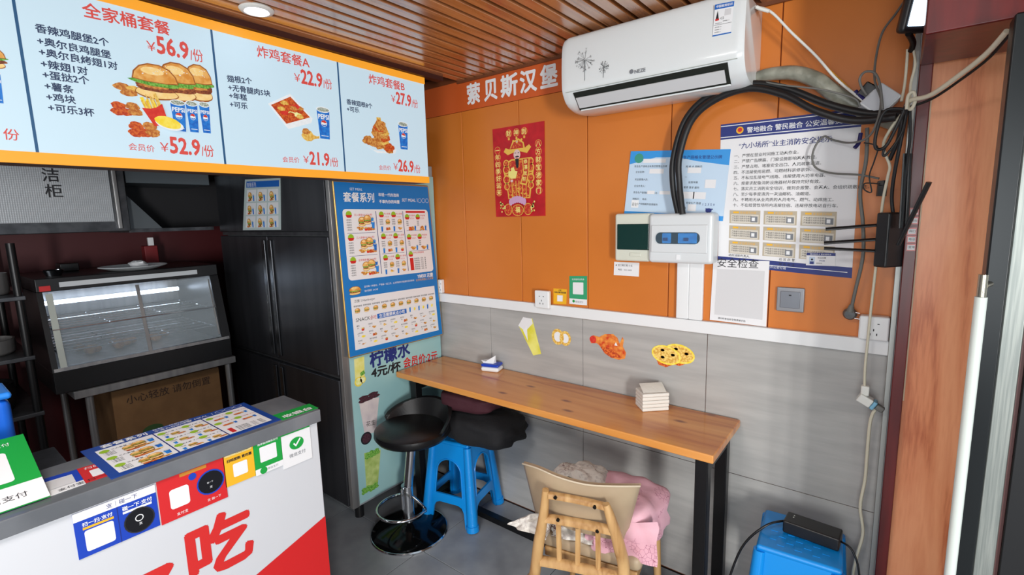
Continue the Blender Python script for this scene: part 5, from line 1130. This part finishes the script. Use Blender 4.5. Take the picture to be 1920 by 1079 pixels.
# ------------------------------------------------------------------ kitchen
KX = -3.10
ds = empty('food_warmer', (-3.35, .83, .835), 'black framed glass food warmer cabinet lit inside, behind the counter', 'warmer')
Ya, Yb = .44, 1.235
MB().box((-3.74, Ya, .835), (KX-.001, Yb, .942), black, .004, 1).build('base', ds)
def tilt(z): return KX-.09*(z-.95)/.38
for y0, y1 in ((Ya, Ya+.022), (Yb-.045, Yb)):
    MB().prism([(KX-.002, y0, .9425), (tilt(1.32), y0, 1.32), (-3.74, y0, 1.32), (-3.74, y0, .9425)], (0, y1-y0, 0), black).build('side_panel', ds)
MB().box((-3.74, Ya, 1.3205), (KX-.085, Yb, 1.385), black, .004, 1).build('top', ds)
MB().box((-3.735, Ya+.0225, .9425), (-3.715, Yb-.0455, 1.3195), steel).build('back_panel', ds)
fgx = Fr((KX, 0, .95), (0, 1, 0), (-.09, 0, .38))
MB().slab(fgx, [(Ya+.03, .015), (Yb-.05, .015), (Yb-.05, .375), (Ya+.03, .375)], mat('warmer_glass', (200, 214, 222), .04, alpha=.22, coat=.5), -.004, -.001).build('glass', ds)
MB().slab(fgx, [(Ya+.005, -.006), (Yb-.01, -.006), (Yb-.01, .010), (Ya+.005, .010)], steel, 0, .006).build('bottom_rail', ds)
MB().slab(fgx, [(Ya+.03, .0105), (Ya+.055, .0105), (Ya+.055, .37), (Ya+.03, .37)], mat('pale_trim_strip', (190, 196, 188), .4, .3), 0, .004).build('left_trim', ds)
mid = fgx.px(270, 600)[0]; MB().slab(fgx, [(mid-.008, .0105), (mid+.008, .0105), (mid+.008, .37), (mid-.008, .37)], steel, 0, .005).build('mullion', ds)
MB().slab(fgx, [(Yb-.062, .03), (Yb-.054, .03), (Yb-.054, .36), (Yb-.062, .36)], steel, .0005, .005).build('right_trim', ds)
MB().box((KX-.084, Ya+.085, 1.338), (KX-.080, Yb-.11, 1.362), mat('pale_label_strip', (206, 210, 214), .5)).build('label_strip', ds)
MB().box((KX-.084, Ya+.012, 1.325), (KX-.080, Ya+.052, 1.35), red4).build('badge', ds)
for z in (1.03, 1.14):
    mb = MB(); 
    for k in range(7): mb.cyl((-3.68+.09*k, Ya+.03, z), (-3.68+.09*k, Yb-.05, z), .0035, chrome, n=6)
    for y in (Ya+.04, .7, .95, Yb-.06): mb.cyl((-3.70, y, z-.006), (tilt(z)-.03, y, z-.006), .004, chrome, n=6)
    mb.build('wire_shelf', ds, kind='stuff')
MB().cyl((-3.60, Ya+.05, 1.22), (-3.60, Yb-.08, 1.22), .012, mat('warmer_tube', (214, 232, 255), .4, emit=9), n=12).build('light_tube', ds)
MB().box((-3.71, Ya+.03, .9430), (KX-.03, Yb-.05, .950), steel).build('inner_tray', ds)
rnd = random.Random(5)
for k, y in enumerate((.62, .80, .98)):
    mb = MB(); 
    for j in range(5): mb.ell((-3.42+rnd.uniform(-.07, .07), y+rnd.uniform(-.05, .05), .972), (.034, .026, .021), mat('fried_piece', (156, 96, 40), .6, c2=(196, 140, 70), sc=60), 10, 6)
    mb.build('fried_food', label=('left', 'middle', 'right')[k]+' small heap of fried pieces inside the glass food warmer', cat='food', kind='stuff')
tb2 = empty('steel_table', (-3.4, .86, 0), 'stainless steel table carrying the glass food warmer', 'table')
MB().box((-3.76, .50, .795), (KX+.012, 1.245, .834), steel, .003, 1).build('table_top', tb2)
for x, y in ((KX-.02, .56), (KX-.02, 1.21), (-3.72, .56), (-3.72, 1.21)): MB().cyl((x, y, 0), (x, y, .7945), .017, steel, n=14).build('leg', tb2)
MB().box((-3.73, .56, .14), (KX-.035, 1.20, .155), dsteel).build('lower_shelf', tb2)
cbm = mat('cardboard', (140, 104, 66), .8, c2=(126, 92, 58), sc=8)
cb = MB().box((-3.66, .66, .1555), (KX-.09, 1.185, .765), cbm, .003, 1).build('cardboard_box', label='brown cardboard box under the steel table in the kitchen', cat='box')
mb = MB(); fb2 = FX(KX-.09); mb.text(fb2, '小心轻放 请勿倒置', (.72, .68), .05, mat('box_ink', (60, 44, 34), .8), .0005, .01); mb.build('box_print', cb); MB().disc(fb2, (.82, .50), .05, mat('box_green', (60, 96, 50), .7), .0005, ry=.03).build('box_mark', cb)
# things on the warmer
pl_ = empty('serving_plate', (-3.3, .86, 1.3855), 'oval metal plate on top of the food warmer', 'plate')
MB().lathe([(0, .001), (.10, .001), (.155, .020), (.152, .023), (.10, .006), (0, .006)], (-3.30, .86, 1.3855), mat('pale_enamel', (206, 210, 212), .3), 32).build('dish', pl_)
MB().ell((-3.30, .88, 1.412), (.05, .04, .02), paper, 14, 8, None, .4, 4, 2).build('paper_towel', pl_)
mb = MB(); mb.lathe([(0, .001), (.03, .001), (.042, .030), (.040, .031), (.028, .005), (0, .005)], (-3.30, .53, 1.3855), chrome, 16); mb.build('foil_bowl', label='small crumpled foil bowl on left end of food warmer', cat='bowl')
cu = empty('red_cup', (-3.62, 1.04, 1.3855), 'red paper carton holding white sticks on the food warmer', 'cup')
MB().box((-3.65, 1.0, 1.386), (-3.59, 1.07, 1.50), mat('carton_red', (120, 20, 26), .5), .004, 1).build('carton', cu)
MB().box((-3.63, 1.03, 1.42), (-3.61, 1.06, 1.55), paper, .003, 1).build('stick', cu)
MB().box((-3.66, .60, 1.3857), (-3.55, .68, 1.43), black, .004, 1).build('black_container', label='small black container on top of the food warmer', cat='container')
# disinfection cabinet on the wall
dc = empty('wall_cabinet', (-3.6, .35, 1.58), 'white perforated-front wall cabinet with black characters in the kitchen', 'cabinet')
MB().box((-3.835, -.75, 1.595), (-3.352, .885, 2.15), dsteel, .004, 1).build('body', dc)
dm = mat('perforated_panel', (178, 182, 186), .4, .2)
nt = dm.node_tree; vo = nt.nodes.new('ShaderNodeTexVoronoi'); vo.inputs['Scale'].default_value = 120; geo = nt.nodes.new('ShaderNodeNewGeometry'); nt.links.new(geo.outputs['Position'], vo.inputs['Vector']); vo.inputs['Randomness'].default_value = 0
bu = nt.nodes.new('ShaderNodeBump'); bu.inputs['Strength'].default_value = .5; bu.inputs['Distance'].default_value = .004; nt.links.new(vo.outputs['Distance'], bu.inputs['Height']); nt.links.new(bu.outputs[0], nt.nodes['Principled BSDF'].inputs['Normal'])
dd = MB().box((-3.3515, -.72, 1.648), (-3.338, .815, 2.12), dm, .003, 1).build('cabinet_door', dc)
fd = FX(-3.338); mb = MB(); 
for ch_, p in (('保', (74, 311)), ('洁', (80, 338)), ('柜', (86, 368))): a_ = fd.px(*p); mb.text(fd, ch_, a_, .070, ink, .0008, .015)
mb.build('lettering', dd)
MB().box((-3.3515, .825, 1.61), (-3.33, .845, 2.12), steel, .003, 1).build('edge_handle', dc)
hdn = empty('extractor_hood', (-3.6, 1.12, 1.6), 'dark steel extractor hood with slanted plate beside the wall cabinet', 'hood')
MB().box((-3.835, .90, 1.585), (-3.45, 1.345, 1.605), dsteel).build('hood_floor', hdn)
MB().box((-3.835, .90, 1.6055), (-3.80, 2.03, 2.15), dark).build('hood_back', hdn)
MB().box((-3.7995, .90, 1.86), (-3.40, 1.33, 2.15), mat('hood_plate', (110, 120, 126), .35, .6), .004, 1).build('hood_canopy', hdn)
MB().prism([(-3.45, .905, 1.606), (-3.45, .905, 1.80), (-3.44, 1.06, 1.606)], (-.008, 0, 0), mat('hood_flap', (96, 102, 106), .4, .6)).build('side_flap', hdn)
# shelving at the far left
rk = empty('kitchen_rack', (-3.4, .0, 0), 'dark steel rack left of the food warmer', 'rack')
for z in (.75, 1.02, 1.30): MB().box((-3.78, -.65, z), (-3.12, .395, z+.02), dsteel, .003, 1).build('rack_shelf', rk)
for x, y in ((-3.14, .375), (-3.76, .375), (-3.14, -.63), (-3.76, -.63)): MB().cyl((x, y, 0), (x, y, 1.56 if x > -3.5 else 1.56), .016, blackm, n=12).build('rack_post', rk)
def pot(nm, lab, x, y, z, r, h, m): MB().lathe([(0, .001), (r*.9, .001), (r, h*.2), (r, h), (r*.93, h), (r*.9, .01), (0, .01)], (x, y, z), m, 20).build(nm, label=lab, cat='pot')
pot('steel_pot', 'round steel pot on top shelf of the dark kitchen rack', -3.30, .30, 1.321, .07, .10, steel)
pot('steel_basin', 'shallow steel basin on middle shelf of the dark kitchen rack', -3.32, .24, 1.041, .12, .07, steel)
pot('fry_basket_bin', 'dark bin on lowest shelf of the dark kitchen rack', -3.32, .20, .771, .13, .13, black)
MB().box((-3.34, -.05, 1.041), (-3.18, .07, 1.15), mat('carton_green', (30, 80, 60), .6), .004, 1).build('green_carton', label='small green carton on the middle rack shelf', cat='box')
MB().box((-2.32, 1.80, 1.9205), (-2.16, 2.0, 2.12), mat('bag_green', (46, 56, 50), .6, bump=.3, bsc=20), .05, 4).build('storage_bag', label='dark rounded bag on top of the fridge behind the menu board', cat='bag')
